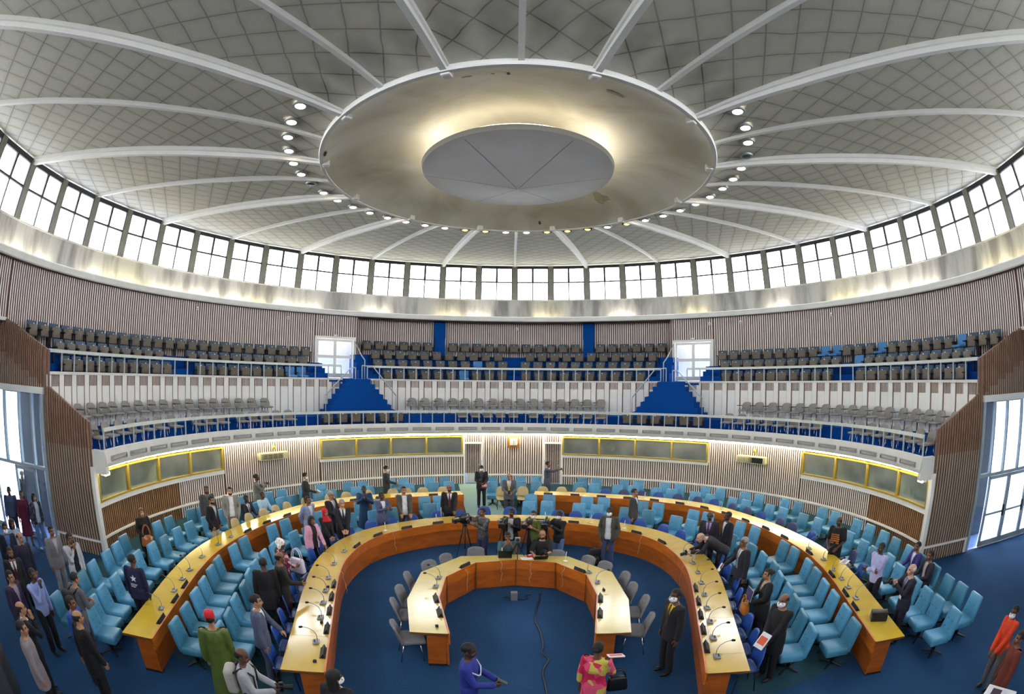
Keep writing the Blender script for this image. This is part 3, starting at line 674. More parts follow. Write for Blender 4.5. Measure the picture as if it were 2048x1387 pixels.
def ceiling_mat():
    m = bpy.data.materials.new('ceiling_tiles'); m.use_nodes = True; g = Nodes(m); b = g.N['Principled BSDF']
    tc = g.n('ShaderNodeTexCoord').outputs['Object']
    sp = g.n('ShaderNodeSeparateXYZ'); g.L.new(tc, sp.inputs[0]); X, Y = sp.outputs[0], sp.outputs[1]
    wz = g.n('ShaderNodeTexNoise'); wz.inputs['Scale'].default_value = 1.2; g.L.new(tc, wz.inputs['Vector'])
    wob = g.math('MULTIPLY', g.math('SUBTRACT', wz.outputs['Fac'], .5), .12)
    r = g.math('SQRT', g.math('ADD', g.math('MULTIPLY', X, X), g.math('MULTIPLY', Y, Y)))
    a = g.math('ARCTAN2', X, Y)
    sec = R(30)
    # 30 degree sectors between the thick ribs, tiles laid diagonally in each
    loc = g.math('SUBTRACT', g.math('MODULO', g.math('ADD', a, sec*12.5), sec), sec/2)
    x = g.math('ADD', g.math('MULTIPLY', r, g.math('SINE', loc)), wob); y = g.math('ADD', g.math('MULTIPLY', r, g.math('COSINE', loc)), wob)
    T = .62
    u = g.math('DIVIDE', g.math('ADD', g.math('MULTIPLY', x, math.cos(R(38))), g.math('MULTIPLY', y, math.sin(R(38)))), T)
    v = g.math('DIVIDE', g.math('ADD', g.math('MULTIPLY', x, -math.sin(R(38))), g.math('MULTIPLY', y, math.cos(R(38)))), T)
    def seam(w):
        d = g.math('ABSOLUTE', g.math('SUBTRACT', g.math('FRACT', g.math('ADD', w, 50)), .5))
        return g.math('SUBTRACT', .5, d)          # 0 on the seam
    d = g.math('MINIMUM', seam(u), seam(v))
    line = g.n('ShaderNodeMapRange'); line.interpolation_type = 'SMOOTHSTEP'; g.L.new(d, line.inputs[0])
    line.inputs[1].default_value = .005; line.inputs[2].default_value = .04; line.inputs[3].default_value = 1; line.inputs[4].default_value = 0
    soft = g.n('ShaderNodeMapRange'); soft.interpolation_type = 'SMOOTHSTEP'; g.L.new(d, soft.inputs[0])
    soft.inputs[1].default_value = 0; soft.inputs[2].default_value = .28; soft.inputs[3].default_value = 1; soft.inputs[4].default_value = 0
    nz = g.n('ShaderNodeTexNoise'); nz.inputs['Scale'].default_value = .55; nz.inputs['Detail'].default_value = 5; g.L.new(tc, nz.inputs['Vector'])
    nb = g.n('ShaderNodeTexNoise'); nb.inputs['Scale'].default_value = 5; nb.inputs['Detail'].default_value = 3; g.L.new(tc, nb.inputs['Vector'])
    dirt = g.math('MULTIPLY', g.math('MULTIPLY', line.outputs[0], .46), g.math('ADD', nz.outputs['Fac'], .38))
    dirt = g.math('ADD', dirt, g.math('MULTIPLY', soft.outputs[0], .13))
    dirt = g.math('ADD', dirt, g.math('MULTIPLY', g.math('SUBTRACT', nb.outputs['Fac'], .5), .12))
    # soot around the ring of downlights
    ring = g.n('ShaderNodeMapRange'); ring.interpolation_type = 'SMOOTHSTEP'
    g.L.new(g.math('ABSOLUTE', g.math('SUBTRACT', r, 6.0)), ring.inputs[0])
    ring.inputs[1].default_value = .1; ring.inputs[2].default_value = .7; ring.inputs[3].default_value = 1; ring.inputs[4].default_value = 0
    da = g.math('ABSOLUTE', g.math('SUBTRACT', g.math('FRACT', g.math('ADD', g.math('DIVIDE', a, R(7.5)), 50.0)), .5))
    sp2 = g.n('ShaderNodeMapRange'); sp2.interpolation_type = 'SMOOTHSTEP'; g.L.new(da, sp2.inputs[0])
    sp2.inputs[1].default_value = .1; sp2.inputs[2].default_value = .5; sp2.inputs[3].default_value = 1; sp2.inputs[4].default_value = 0
    dirt = g.math('ADD', dirt, g.math('MULTIPLY', g.math('MULTIPLY', ring.outputs[0], sp2.outputs[0]), .3))
    cl = g.n('ShaderNodeClamp'); g.L.new(dirt, cl.inputs[0])
    g.L.new(g.mix(cl.outputs[0], lin('#d2cfc2'), lin('#3d3a33')), b.inputs['Base Color'])
    b.inputs['Roughness'].default_value = .85; b.inputs['Specular IOR Level'].default_value = .2
    return m
M_ceil = ceiling_mat()

def cove_mat():
    m = bpy.data.materials.new('stained_cove_plaster'); m.use_nodes = True; g = Nodes(m); b = g.N['Principled BSDF']
    tc = g.n('ShaderNodeTexCoord').outputs['Object']
    mp = g.n('ShaderNodeMapping'); mp.inputs['Scale'].default_value = (1.6, 1.6, .35); g.L.new(tc, mp.inputs[0])
    n1 = g.n('ShaderNodeTexNoise'); n1.inputs['Scale'].default_value = 1.0; n1.inputs['Detail'].default_value = 6; g.L.new(mp.outputs[0], n1.inputs['Vector'])
    rp = g.n('ShaderNodeValToRGB'); rp.color_ramp.elements[0].position = .36; rp.color_ramp.elements[1].position = .58
    rp.color_ramp.elements[0].color = lin('#8e8c89')+[1]; rp.color_ramp.elements[1].color = lin('#c6c4be')+[1]
    g.L.new(n1.outputs['Fac'], rp.inputs[0]); g.L.new(rp.outputs[0], b.inputs['Base Color'])
    b.inputs['Roughness'].default_value = .8
    return m
M_cove = cove_mat()

def glass(name, tint, alpha, rough=.03):
    m = bpy.data.materials.new(name); m.use_nodes = True; g = Nodes(m)
    out = g.N['Material Output']; g.N.remove(g.N['Principled BSDF'])
    t = g.n('ShaderNodeBsdfTransparent'); t.inputs[0].default_value = lin(tint)+[1]
    gl = g.n('ShaderNodeBsdfGlossy'); gl.inputs['Roughness'].default_value = rough
    nz = g.n('ShaderNodeTexNoise'); nz.inputs['Scale'].default_value = .8; g.L.new(g.n('ShaderNodeTexCoord').outputs['Object'], nz.inputs['Vector'])
    lw = g.n('ShaderNodeLayerWeight'); lw.inputs[0].default_value = .5
    f = g.math('MULTIPLY', g.math('POWER', lw.outputs['Facing'], 4.0), .6)
    f = g.math('MINIMUM', g.math('ADD', g.math('ADD', f, .04), g.math('MULTIPLY', nz.outputs['Fac'], alpha)), 1.0)
    mx = g.n('ShaderNodeMixShader'); g.L.new(f, mx.inputs[0]); g.L.new(t.outputs[0], mx.inputs[1]); g.L.new(gl.outputs[0], mx.inputs[2])
    g.L.new(mx.outputs[0], out.inputs[0])
    return m
M_booth = glass('booth_glass', '#e2e8e2', .75, .3)
M_door = glass('door_glass', '#e6eef2', .05)
def pane_mat():
    """hazy dirty glass of the clerestory: see-through with a diffusing film"""
    m = bpy.data.materials.new('clerestory_glass'); m.use_nodes = True; g = Nodes(m)
    out = g.N['Material Output']; g.N.remove(g.N['Principled BSDF'])
    t = g.n('ShaderNodeBsdfTransparent'); t.inputs[0].default_value = (.97, .99, 1, 1)
    d = g.n('ShaderNodeBsdfTranslucent'); d.inputs[0].default_value = (.9, .92, .95, 1)
    nz = g.n('ShaderNodeTexNoise'); nz.inputs['Scale'].default_value = 2; g.L.new(g.n('ShaderNodeTexCoord').outputs['Object'], nz.inputs['Vector'])
    mx = g.n('ShaderNodeMixShader'); g.L.new(g.math('MULTIPLY', nz.outputs['Fac'], .25), mx.inputs[0])
    g.L.new(t.outputs[0], mx.inputs[1]); g.L.new(d.outputs[0], mx.inputs[2]); g.L.new(mx.outputs[0], out.inputs[0])
    return m
M_pane = pane_mat()
M_tube = mat('lit_fluorescent_tube', '#ffffff', .4, emit='#fff6e4', estr=9)
M_tube_low = mat('lit_gallery_tube', '#ffffff', .4, emit='#ffefc4', estr=24)
M_tube_w = mat('lit_warm_tube', '#ffffff', .4, emit='#fff0b4', estr=7)
M_dishlamp = mat('lit_dish_tube', '#ffffff', .4, emit='#fff0cc', estr=5)
M_lamp = mat('lit_lamp_lens', '#ffffff', .4, emit='#ffe6c0', estr=16)
M_lamp_o = mat('dim_lamp_lens', '#ffffff', .4, emit='#ffb040', estr=5)
M_lamp_off = mat('unlit_lamp_lens', '#4a4a46', .3)

# ------------------------------------------------------------------ floor
mb = MB()
n = 96
mb.poly([pol(18.6, 360*k/n, 0) for k in range(n)][::-1])
tag(mb.build('floor', M_carpet), kind='structure')
def catmull(P, n=8, closed=False):
    P = [Vector((p[0], p[1], 0)) for p in P]; out = []
    for i in range(len(P)-1):
        p0 = P[i-1] if i else P[0]*2-P[1]; p1, p2 = P[i], P[i+1]
        p3 = P[i+2] if i+2 < len(P) else P[-1]*2-P[-2]
        for k in range(n):
            t = k/n
            out.append(.5*((2*p1)+(p2-p0)*t+(2*p0-5*p1+4*p2-p3)*t*t+(3*p1-p0-3*p2+p3)*t**3))
    out.append(P[-1]); return out
MID = [(3.61, -6.29), (4.02, -4.77), (4.44, -3.27), (4.75, -2.0), (4.86, -.9), (4.74, .35), (4.27, 1.48), (3.42, 2.42), (2.45, 3.1), (1.4, 3.46), (.5, 3.61)]
MIDC = catmull([(-x, y) for x, y in MID]+MID[::-1])
OUT = [(6.72, -6.85), (7.25, -5.25), (7.76, -3.7), (8.1, -2.2), (8.16, -.5), (7.9, 1.4), (7.02, 3.85), (5.4, 5.48), (3.8, 6.3), (2.12, 6.89), (.84, 7.05)]
OUTL = catmull([(-x, y) for x, y in OUT[:-1]])
OUTR = catmull(OUT)[::-1]
# teal carpet under the seating horseshoe, laid into the blue
mb = MB()
ring = [pol(11.8, a) for a in range(-118, 119, 2)]
ring = [(p[0], p[1]) for p in ring]
inner = [(p.x, p.y) for p in MIDC]
i0 = len(mb.v)
K = 118
def resample(P, n):
    P = [Vector((p[0], p[1], 0)) for p in P]; d = [0]
    for a, b in zip(P, P[1:]): d.append(d[-1]+(b-a).length)
    out = []; j = 0
    for k in range(n):
        t = d[-1]*k/(n-1)
        while j < len(P)-2 and d[j+1] < t: j += 1
        out.append(P[j].lerp(P[j+1], (t-d[j])/max(1e-9, d[j+1]-d[j])))
    return out
A = resample(inner, K); B = resample([(p[0], p[1]) for p in ring if p[1] > -5.6], K)
for k in range(K-1):
    mb.quad((A[k].x, A[k].y, .008), (B[k].x, B[k].y, .008), (B[k+1].x, B[k+1].y, .008), (A[k+1].x, A[k+1].y, .008))
tag(mb.build('floor_seating_carpet', M_carpet2), kind='structure')

mb = MB()
for k in range(8):
    r0, r1 = 5.3+.8*k, 6.1+.8*k
    hw = lambda r: math.degrees(.62/r)
    for j in range(4):
        f = lambda r, q: pol(r, -9.4-hw(r)*1.25+2.5*hw(r)*q/4, .013)
        mb.quad(f(r0, j), f(r1, j), f(r1, j+1), f(r0, j+1))
tag(mb.build('floor_aisle_lit', carpet('pale_teal_carpet', '#93ada8', '#7d9a96')), kind='structure')  # same teal carpet, strip-light brightness on the aisle painted as a paler colour
# ------------------------------------------------------------------ slatted walls
def slats(mb, r, a0, a1, z0, z1, pitch=.11, w=.055, d=.05, mf=0, ms=1, mg=2, back=True):
    """vertical slats on a cylinder of radius r, faces towards the axis"""
    da = math.degrees(pitch/r); hw = math.degrees(w/2/r)
    n = int((a1-a0)/da)
    off = (a1-a0-n*da)/2
    for k in range(n):
        a = a0+off+(k+.5)*da
        A, B = pol(r, a-hw), pol(r, a+hw); C, D = pol(r+d, a+hw), pol(r+d, a-hw)
        mb.hexa([A[:2]+(z0,), B[:2]+(z0,), C[:2]+(z0,), D[:2]+(z0,), A[:2]+(z1,), B[:2]+(z1,), C[:2]+(z1,), D[:2]+(z1,)],
                [ms, ms, mf, ms, ms, ms], skip=(4,))
    if back:
        mb.lathe([(r+d, z0), (r+d, z1)], max(1, int((a1-a0)/1.5)), mg, (0, 0, 0), a0, a1)
SM = [M_slat, M_slat_side, M_gap, M_white]
RW = 11.83
# lower wall: rail at .41, booth bands, doors
mb = MB()
def band(a0, a1, z0, z1, r=RW, d=.02, m=3): mb.arc(r-d, r+.06, z0, z1, a0, a1, m)
segs = [(-104.6, -103.6, 2.5), (-103.6, -82, 1.331), (-82, -70.1, 1.33), (-70.1, -46.3, 2.52), (-46.3, -11.9, 1.36), (-7.4, 7.3, 2.52), (11.4, 46.6, 1.36), (46.6, 69.7, 2.52), (69.7, 88, 1.33), (88, 103.8, 1.331), (103.8, 104.6, 2.5)]
for a0, a1, zt in segs:
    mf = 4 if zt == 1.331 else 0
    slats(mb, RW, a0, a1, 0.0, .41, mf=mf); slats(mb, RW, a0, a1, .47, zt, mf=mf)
    band(a0, a1, .405, .475, d=.03)
    if zt < 1.5: band(a0, a1, zt, 1.49, d=.04)
band(-11.9, -11.5, 0, 2.55, d=.04); band(-7.6, -7.2, 0, 2.55, d=.04); band(7.0, 7.4, 0, 2.55, d=.04); band(11.2, 11.6, 0, 2.55, d=.04)
band(-11.5, -7.6, 2.0, 2.08, d=.04); band(7.4, 11.2, 2.03, 2.1, d=.04)
slats(mb, RW, -11.5, -7.6, 2.08, 2.55); slats(mb, RW, 7.4, 11.2, 2.1, 2.55)
for a0, a1 in ((-103.6, -70.1), (-46.3, -11.9), (11.6, 46.6), (69.7, 103.8)):
    band(a0, a1, 2.42, 2.58, d=.02)
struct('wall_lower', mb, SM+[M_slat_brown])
# upper wall of the side galleries and of the set-back middle gallery
mb = MB()
for s in (-1, 1):
    for a0, a1, z0 in ((41.2, 105, 5.3), (32.4, 41.2, 7.22), (32.4, 33.0, 5.0)):
        lo, hi = (a0, a1) if s > 0 else (-a1, -a0)
        slats(mb, 15.75, lo, hi, z0, 8.42, pitch=.125, w=.066, d=.055)
    lo, hi = (105, 180) if s > 0 else (-180, -105)
    slats(mb, 15.75, lo, hi, 6.55, 8.42, pitch=.125, w=.066, d=.055)
    mb.arc(15.75, 16.75, 5.0, 8.42, s*32.4-.12, s*32.4+.12, 2)
slats(mb, 16.6, -32.3, 32.3, 6.2, 8.42, pitch=.125, w=.066, d=.055)
struct('wall_upper', mb, SM)
mb = MB()
mb.arc(18.1, 18.3, 0, 6.6, 104, 256, 0); mb.arc(15.75, 18.2, 6.5, 6.6, 105, 255, 0)
struct('wall_rear', mb, [M_plaster])
# light cove: lip, trough and stained wall below the windows
mb = MB()
mb.lathe([(15.48, 8.36), (15.44, 8.4), (15.44, 8.6), (15.48, 8.64), (15.56, 8.64), (15.56, 8.46), (16.02, 8.46), (16.02, 9.5), (15.98, 9.62), (15.93, 9.64), (15.93, 9.67), (16.2, 9.67), (16.75, 9.0), (16.75, 8.36)], 160,
         [1, 1, 1, 1, 1, 1, 0, 0, 1, 1, 1, 1, 1, 2], close=True)
struct('wall_cove', mb, [M_cove, M_plaster, M_gap], smooth=30)

# radial end walls (at 105 degrees either side): slatted wing, glazed entrance, slats above it
def rz(a, r, z, t=0.):
    """point on the radial plane at azimuth a; t = offset across it, positive towards the camera side"""
    s = 1 if a > 0 else -1
    p = Vector(pol(r, a, z)); q = Vector((math.cos(R(a)), -math.sin(R(a)), 0))*s*t
    return tuple(p+q)
def rbox(mb, a, r0, r1, z0, z1, t0, t1, m=0, skip=()):
    P = [rz(a, r0, z0, t0), rz(a, r1, z0, t0), rz(a, r1, z0, t1), rz(a, r0, z0, t1), rz(a, r0, z1, t0), rz(a, r1, z1, t0), rz(a, r1, z1, t1), rz(a, r0, z1, t1)]
    mb.hexa(P, m, skip)
def wtop(r):
    if r < 13.45: return 3.81+(r-11.7)*(4.56-3.81)/(13.22-11.7)
    return min(6.55, 5.68+(r-13.45)*.40)
for side, a in (('left', -105), ('right', 105)):
    mb = MB()
    p = .105
    r = 11.76
    while r < 18.0:
        zt = wtop(r)
        if r < 13.62:
            for z0, z1, mf in ((0, .41, 0), (.47, 3.1, 0), (3.1, zt, 4)):
                rbox(mb, a, r-.028, r+.028, z0, z1, 0, .05, [1, 1, 1, 1, mf, 1])
        elif r > 13.7:
            step = math.floor((r-13.45)/.42)*.42*.40+5.68-.95
            brk = max(4.63, min(zt, step)) if r < 16.2 else zt
            rbox(mb, a, r-.028, r+.028, 4.63, brk, 0, .05, [1, 1, 1, 1, 0, 1])
            if brk < zt: rbox(mb, a, r-.028, r+.028, brk, zt, 0, .05, [1, 1, 1, 1, 4, 1])
        r += p
    # backing sheet
    for r0, r1, z0 in ((11.7, 13.45, 0), (13.45, 13.66, 0), (13.66, 18.2, 4.46)):
        rs = [r0+(r1-r0)*k/8 for k in range(9)]
        for q0, q1 in zip(rs, rs[1:]):
            za, zb = wtop(q0+1e-4), wtop(q1-1e-4)
            P = [rz(a, q0, z0, -.1), rz(a, q1, z0, -.1), rz(a, q1, z0, 0), rz(a, q0, z0, 0), rz(a, q0, za, -.1), rz(a, q1, zb, -.1), rz(a, q1, zb, 0), rz(a, q0, za, 0)]
            mb.hexa(P, 2)
    rbox(mb, a, 11.66, 13.66, .41, .475, -.02, .065, 3)
    rbox(mb, a, 11.62, 11.74, 0, 2.6, -.12, .07, 3)
    rbox(mb, a, 13.56, 13.66, 0, .47, -.02, .065, 3)
    struct('wall_'+side, mb, [M_slat_wing, M_slat_side, M_gap, M_white, M_slat_unlit])
    # glazed entrance
    d = thing('door_1' if side == 'left' else 'door_2', None, None); tag(d, kind='structure')
    mb = MB()
    rbox(mb, a, 13.64, 18.2, 4.44, 4.63, -.1, .1, 1)
    rbox(mb, a, 13.64, 13.76, 0, 4.44, -.08, .08, 0)
    for r in (14.27, 14.95, 15.78, 16.7, 17.6): rbox(mb, a, r-.035, r+.035, 2.26, 4.44, -.06, .06, 0)
    rbox(mb, a, 13.76, 18.2, 2.24, 2.34, -.07, .07, 0)
    mb.build('door_frame', [M_steel, M_white], d)
    mb = MB(); rbox(mb, a, 13.76, 18.2, 2.34, 4.44, -.01, .01)
    mb.build('transom_glass', M_door, d)
    # fixed side light and two leaves, one standing open
    mb = MB(); rbox(mb, a, 13.76, 14.3, .06, 2.24, -.01, .01); mb.build('side_light', M_door, d)
    for q0, q1, op in ((14.3, 15.4, 0), (15.4, 16.5, 1), (16.5, 17.6, 0)):
        lf = MB(); gm = MB()
        if op and side == 'left': continue
        for u0, u1, z0, z1 in ((q0, q0+.09, 0.02, 2.22), (q1-.09, q1, .02, 2.22), (q0, q1, .02, .2), (q0, q1, 2.12, 2.22), (q0, q1, 1.0, 1.07)):
            rbox(lf, a, u0, u1, z0, z1, -.03, .03)
        rbox(gm, a, q0+.09, q1-.09, .2, 2.12, -.008, .008)
        o = lf.build('door_leaf', M_steel, d); gm.build('door_pane', M_door, o)
        h = MB(); rbox(h, a, q1-.16, q1-.1, .9, 1.25, .03, .1); h.build('door_handle', M_dark, o)
# what shows through the entrances: tiled foyer, white and grey panels, a column
mb = MB()
M_foyer = mat('foyer_tile', '#7388bd', .25, var=.05, scale=1.2)
M_panel = mat('foyer_grey_panel', '#5d626c', .5, var=.1)
M_ext = mat('foyer_white_wall', '#f2f4f6', .8, var=.03)
for s in (-1, 1):
    q = lambda r, t: rz(s*105, r, .004, t)
    mb.quad(q(13.7, 0), q(30, 0), q(30, -16), q(13.7, -16), 0)
    rbox(mb, s*105, 14.9 if s < 0 else 14.7, 16.1 if s < 0 else 15.3, 0, 4.4, -1.2, -1.1, 1)
    rbox(mb, s*105, 14.3, 16.4, 2.6, 4.4, -6.2, -6.0, 2); rbox(mb, s*105, 13.2, 13.5, 0, 4.4, -9, -3, 2)
    rbox(mb, s*105, 17.0, 17.5, 0, 6, -6.4, -5.9, 2); rbox(mb, s*105, 20, 30, 0, 2.2, -10.2, -10, 2)
struct('floor_foyer', mb, [M_foyer, M_panel, M_ext])

# ------------------------------------------------------------------ galleries (slabs, steps, parapets)
mb = MB()
# soffit, white front, curb and floors of the lower gallery
mb.lathe([(11.86, 2.58), (11.3, 2.58), (11.2, 2.62), (11.16, 2.72), (11.2, 3.02), (11.2, 3.08), (11.32, 3.08), (11.34, 2.9), (12.45, 2.9), (12.45, 3.35), (13.5, 3.35), (13.5, 3.3), (13.5, 2.5)], 120,
         [0, 0, 0, 0, 0, 0, 0, 1, 1, 1, 1, 0, 0], (0, 0, 0), -104.6, 104.6, close=True)
# raked floors behind the parapet: three steps at the sides, four in the middle
for a0, a1 in ((-104.6, -41), (41, 104.6)):
    mb.lathe([(13.62, 4.4), (13.62, 4.78), (14.3, 4.78), (14.3, 5.3), (15.02, 5.3), (15.02, 5.82), (15.82, 5.82), (15.82, 4.4)], 60, 1, (0, 0, 0), a0, a1, close=True)
mb.lathe([(13.62, 4.4), (13.62, 4.78), (14.4, 4.78), (14.4, 5.3), (15.15, 5.3), (15.15, 5.82), (15.85, 5.82), (15.85, 6.35), (16.68, 6.35), (16.68, 4.4)], 60, 1, (0, 0, 0), -32.3, 32.3, close=True)
for s in (-1, 1):
    lo, hi = (32.4, 41) if s > 0 else (-41, -32.4)
    mb.arc(13.45, 16.0, 4.9, 5.06, lo, hi, 1)
    # little flights from the landing up the ends of the rows
    for k in range(3):
        mb.arc(14.35+.5*k, 16.0, 5.06+.25*k, 5.31+.25*k, *sorted((s*40.0, s*41.9)), 1)
        mb.arc(14.45+.55*k, 16.5, 5.06+.42*k, 5.48+.42*k, *sorted((s*30.4, s*33.2)), 1)
    # white end block of the lower gallery
    mb.arc(11.2, 11.72, 2.42, 3.06, *sorted((s*103.9, s*104.8)), 0)
tag(mb.build('floor_gallery', [M_plaster, M_carpet3], smooth=25), kind='structure')
# panelled parapet of the upper galleries
mb = MB()
for a0, a1 in ((-104.6, -38), (-32.2, 32.2), (38, 104.6)):
    mb.arc(13.5, 13.62, 3.3, 5.0, a0, a1, 0)
    mb.arc(13.44, 13.66, 5.0, 5.08, a0, a1, 3)
    n = round((a1-a0)/2.9); st = (a1-a0)/n
    for k in range(n):
        a = a0+k*st
        for b in (.62, 2.42):
            mb.arc(13.485, 13.5, 3.36, 5.0, a+b-.09, a+b+.09, 1, 9)
        for j in range(6):
            b = .62+1.8*(j+.5)/6
            mb.arc(13.485, 13.5, 4.66, 5.0, a+b-.075, a+b+.075, 2, 9)
        mb.arc(13.47, 13.5, 3.36, 5.0, a-.5, a+.5, 0, 9)
struct('wall_parapet', mb, [M_white, M_gap, M_slat_side, M_plaster])
# carpeted stairs through the two gaps
for nm, s in (('left', -1), ('right', 1)):
    mb = MB()
    c = 35.1
    for k in range(7):
        z1 = 3.35+.245*(k+1)
        hw = 7.9-.86*k if k < 6 else 2.75
        mb.arc(12.5+.06*k if k < 6 else 12.95, 13.66, 2.9, z1, s*c-hw, s*c+hw, 0)
    struct('floor_stairs_'+nm, mb, [M_carpet3])
# blue carpet columns against the middle wall
for k, a in ((1, -15.1), (2, 15.1)):
    mb = MB(); w = 1.08
    for z0, z1, w0, w1 in ((6.0, 7.2, 1.25, 1.0), (7.2, 7.5, 1.0, 1.15), (7.5, 8.42, 1.15, 1.1)):
        P = [pol(16.3, a-w0, z0), pol(16.3, a+w0, z0), pol(16.62, a+w0, z0), pol(16.62, a-w0, z0), pol(16.3, a-w1, z1), pol(16.3, a+w1, z1), pol(16.62, a+w1, z1), pol(16.62, a-w1, z1)]
        mb.hexa(P)
    struct('trim_%d' % (30+k), mb, [M_carpet3])

# ------------------------------------------------------------------ clerestory windows, 48 bays all round
M_post = mat('window_post_paint', '#8d8b80', .6, var=.12, scale=4)
M_sash = mat('steel_sash', '#3c3d3e', .5, .2, var=.1)
def wr(z): return 16.0-(z-9.66)*.25/1.91
def wbox(mb, a0, a1, z0, z1, d0=0., d1=.1, m=0):
    P = []
    for z in (z0, z1):
        r = wr(z); P += [pol(r+d0, a0, z), pol(r+d0, a1, z), pol(r+d1, a1, z), pol(r+d1, a0, z)]
    mb.hexa(P, m)
mb = MB()
for k in range(48):
    wbox(mb, 7.5*k-.52, 7.5*k+.52, 9.66, 11.62, -.02, .22)
struct('wall_window_posts', mb, [M_post])
def window(a, ix):
    fr = MB()
    a0, a1 = a+.52, a+6.98; c = a+3.75; zm = 10.68
    for u0, u1, z0, z1 in ((a0, a0+.14, 9.66, 11.6), (a1-.14, a1, 9.66, 11.6), (c-.2, c+.2, zm, 11.6), (c-.11, c+.11, 9.66, zm), (a0, a1, 11.46, 11.62), (a0, a1, zm-.03, zm+.035), (a0, a1, 9.66, 9.69)):
        wbox(fr, u0, u1, z0, z1, 0, .09)
    o = fr.build('window_%d' % ix, M_sash); tag(o, kind='structure')
    g = MB()
    for u0, u1 in ((a0, c), (c, a1)):
        for z0, z1 in ((9.69, zm), (zm, 11.5)):
            g.quad(pol(wr(z0)+.05, u0, z0), pol(wr(z0)+.05, u1, z0), pol(wr(z1)+.05, u1, z1), pol(wr(z1)+.05, u0, z1))
    g.build('pane', M_pane, o)
ix = 10
for k in range(48):
    a = -180+7.5*k
    window(a, ix); ix += 1

# ------------------------------------------------------------------ dome
PROF = [(5.12, 10.66), (6, 10.83), (7, 10.98), (8, 11.1), (9, 11.2), (10, 11.3), (11, 11.39), (12, 11.47), (13, 11.55), (14, 11.61), (15, 11.66), (15.95, 11.7)]
def zc(r):
    for (a, za), (b, zb) in zip(PROF, PROF[1:]):
        if r <= b: return za+(zb-za)*(r-a)/(b-a)
    return PROF[-1][1]
mb = MB(); mb.lathe(PROF, 192, 0)
tag(mb.build('ceiling', M_ceil, smooth=True), kind='structure')
mb = MB(); mb.lathe([(5.0, 12.2), (16.3, 12.0), (16.3, 11.62), (15.9, 11.7)], 96, 0)
struct('ceiling_roof', mb, [M_plaster])
def rib(a, w, d, ix, r0):
    mb = MB(); rings = []
    N = 26
    for k in range(N+1):
        r = r0+(15.86-r0)*k/N; z = zc(max(r, 5.12))
        t = Vector((math.cos(R(a)), -math.sin(R(a)), 0)); c = Vector(pol(r, a, 0))
        dd = d*min(1., .45+.55*(r-5)/2.5)
        sec = [(-w/2, .05), (w/2, .05), (w/2, -dd*.45), (w*.3, -dd*.5), (w*.3, -dd), (-w*.3, -dd), (-w*.3, -dd*.5), (-w/2, -dd*.45)] if w > .15 else [(-w/2, .05), (w/2, .05), (w/2, -dd), (-w/2, -dd)]
        rings.append([tuple(c+t*u+Vector((0, 0, z+v))) for u, v in sec])
    mb.loft(rings)
    if w > .15:
        p = Vector(pol(r0, a, zc(5.12)))
        mb.rbox(p+Vector((0, 0, -.05)), (.2, .2, .2), .04, 2, M=Matrix.Rotation(-R(a), 4, 'Z'))
    struct('trim_%d' % ix, mb, [M_white], smooth=20)
for k in range(24):
    a = -180+15*k
    if k % 2: rib(a, .21, .24, k+1, 5.02)
    else: rib(a, .11, .12, k+1, 5.15)
# oculus: stained dish, rim and the hanging disc
def dish_mat():
    m = bpy.data.materials.new('stained_dish'); m.use_nodes = True; g = Nodes(m); b = g.N['Principled BSDF']
    tc = g.n('ShaderNodeTexCoord').outputs['Object']
    n1 = g.n('ShaderNodeTexNoise'); n1.inputs['Scale'].default_value = .5; n1.inputs['Detail'].default_value = 6; n1.inputs['Distortion'].default_value = .6; g.L.new(tc, n1.inputs['Vector'])
    rp = g.n('ShaderNodeValToRGB'); rp.color_ramp.elements[0].position = .3; rp.color_ramp.elements[1].position = .62
    rp.color_ramp.elements[0].color = lin('#bdb8a4')+[1]; rp.color_ramp.elements[1].color = lin('#e8e5da')+[1]
    g.L.new(n1.outputs['Fac'], rp.inputs[0]); g.L.new(rp.outputs[0], b.inputs['Base Color'])
    b.inputs['Roughness'].default_value = .6
    return m
M_dish = dish_mat()
mb = MB()
mb.lathe([(5.12, 10.56), (5.0, 10.62), (4.75, 10.78), (4.3, 10.98), (3.6, 11.2), (2.8, 11.36), (1.6, 11.46), (.02, 11.5)], 128, 0)
tag(mb.build('ceiling_dish', M_dish, smooth=True), kind='structure')
mb = MB(); mb.lathe([(5.08, 10.545), (5.17, 10.545), (5.19, 10.58), (5.18, 10.68), (5.1, 10.68)], 128, 0, close=True)
struct('ceiling_rim', mb, [M_white], smooth=30)
M_disc = mat('disc_plaster', '#d6d4d6', .7, var=.05, scale=1.5)
mb = MB()
mb.lathe([(.01, 10.2), (2.44, 10.62), (2.52, 10.66), (2.55, 10.78), (2.4, 10.86), (.01, 10.9)], 96, [0, 0, 1, 1, 0])
for a in (30, 90, 150, 210, 270, 330):
    t = Vector((math.cos(R(a)), -math.sin(R(a)), 0))*.006
    P, Q = Vector(pol(.03, a, 10.2)), Vector(pol(2.44, a, 10.616))
    mb.quad(P-t, P+t, Q+t, Q-t, 2)
struct('ceiling_disc', mb, [M_disc, M_white, M_dark], smooth=30)
mb = MB(); P = [pol(2.25, 360*k/48, 10.93) for k in range(49)]
mb.tube(P[17:32], .03, 6)
mb2 = MB(); mb2.tube(P[31:]+P[:18], .02, 6)
o = tag(thing('dish_light', 'ring of warm light hidden on top of the hanging ceiling disc', 'light', (0, 0, 10.9)))
q = mb.build('tube', M_dishlamp, o, True); q.location = (0, 0, -10.9)
q = mb2.build('faint_tube', mat('faint_dish_tube', '#ffffff', .4, emit='#fff2d8', estr=13), o, True); q.location = (0, 0, -10.9)
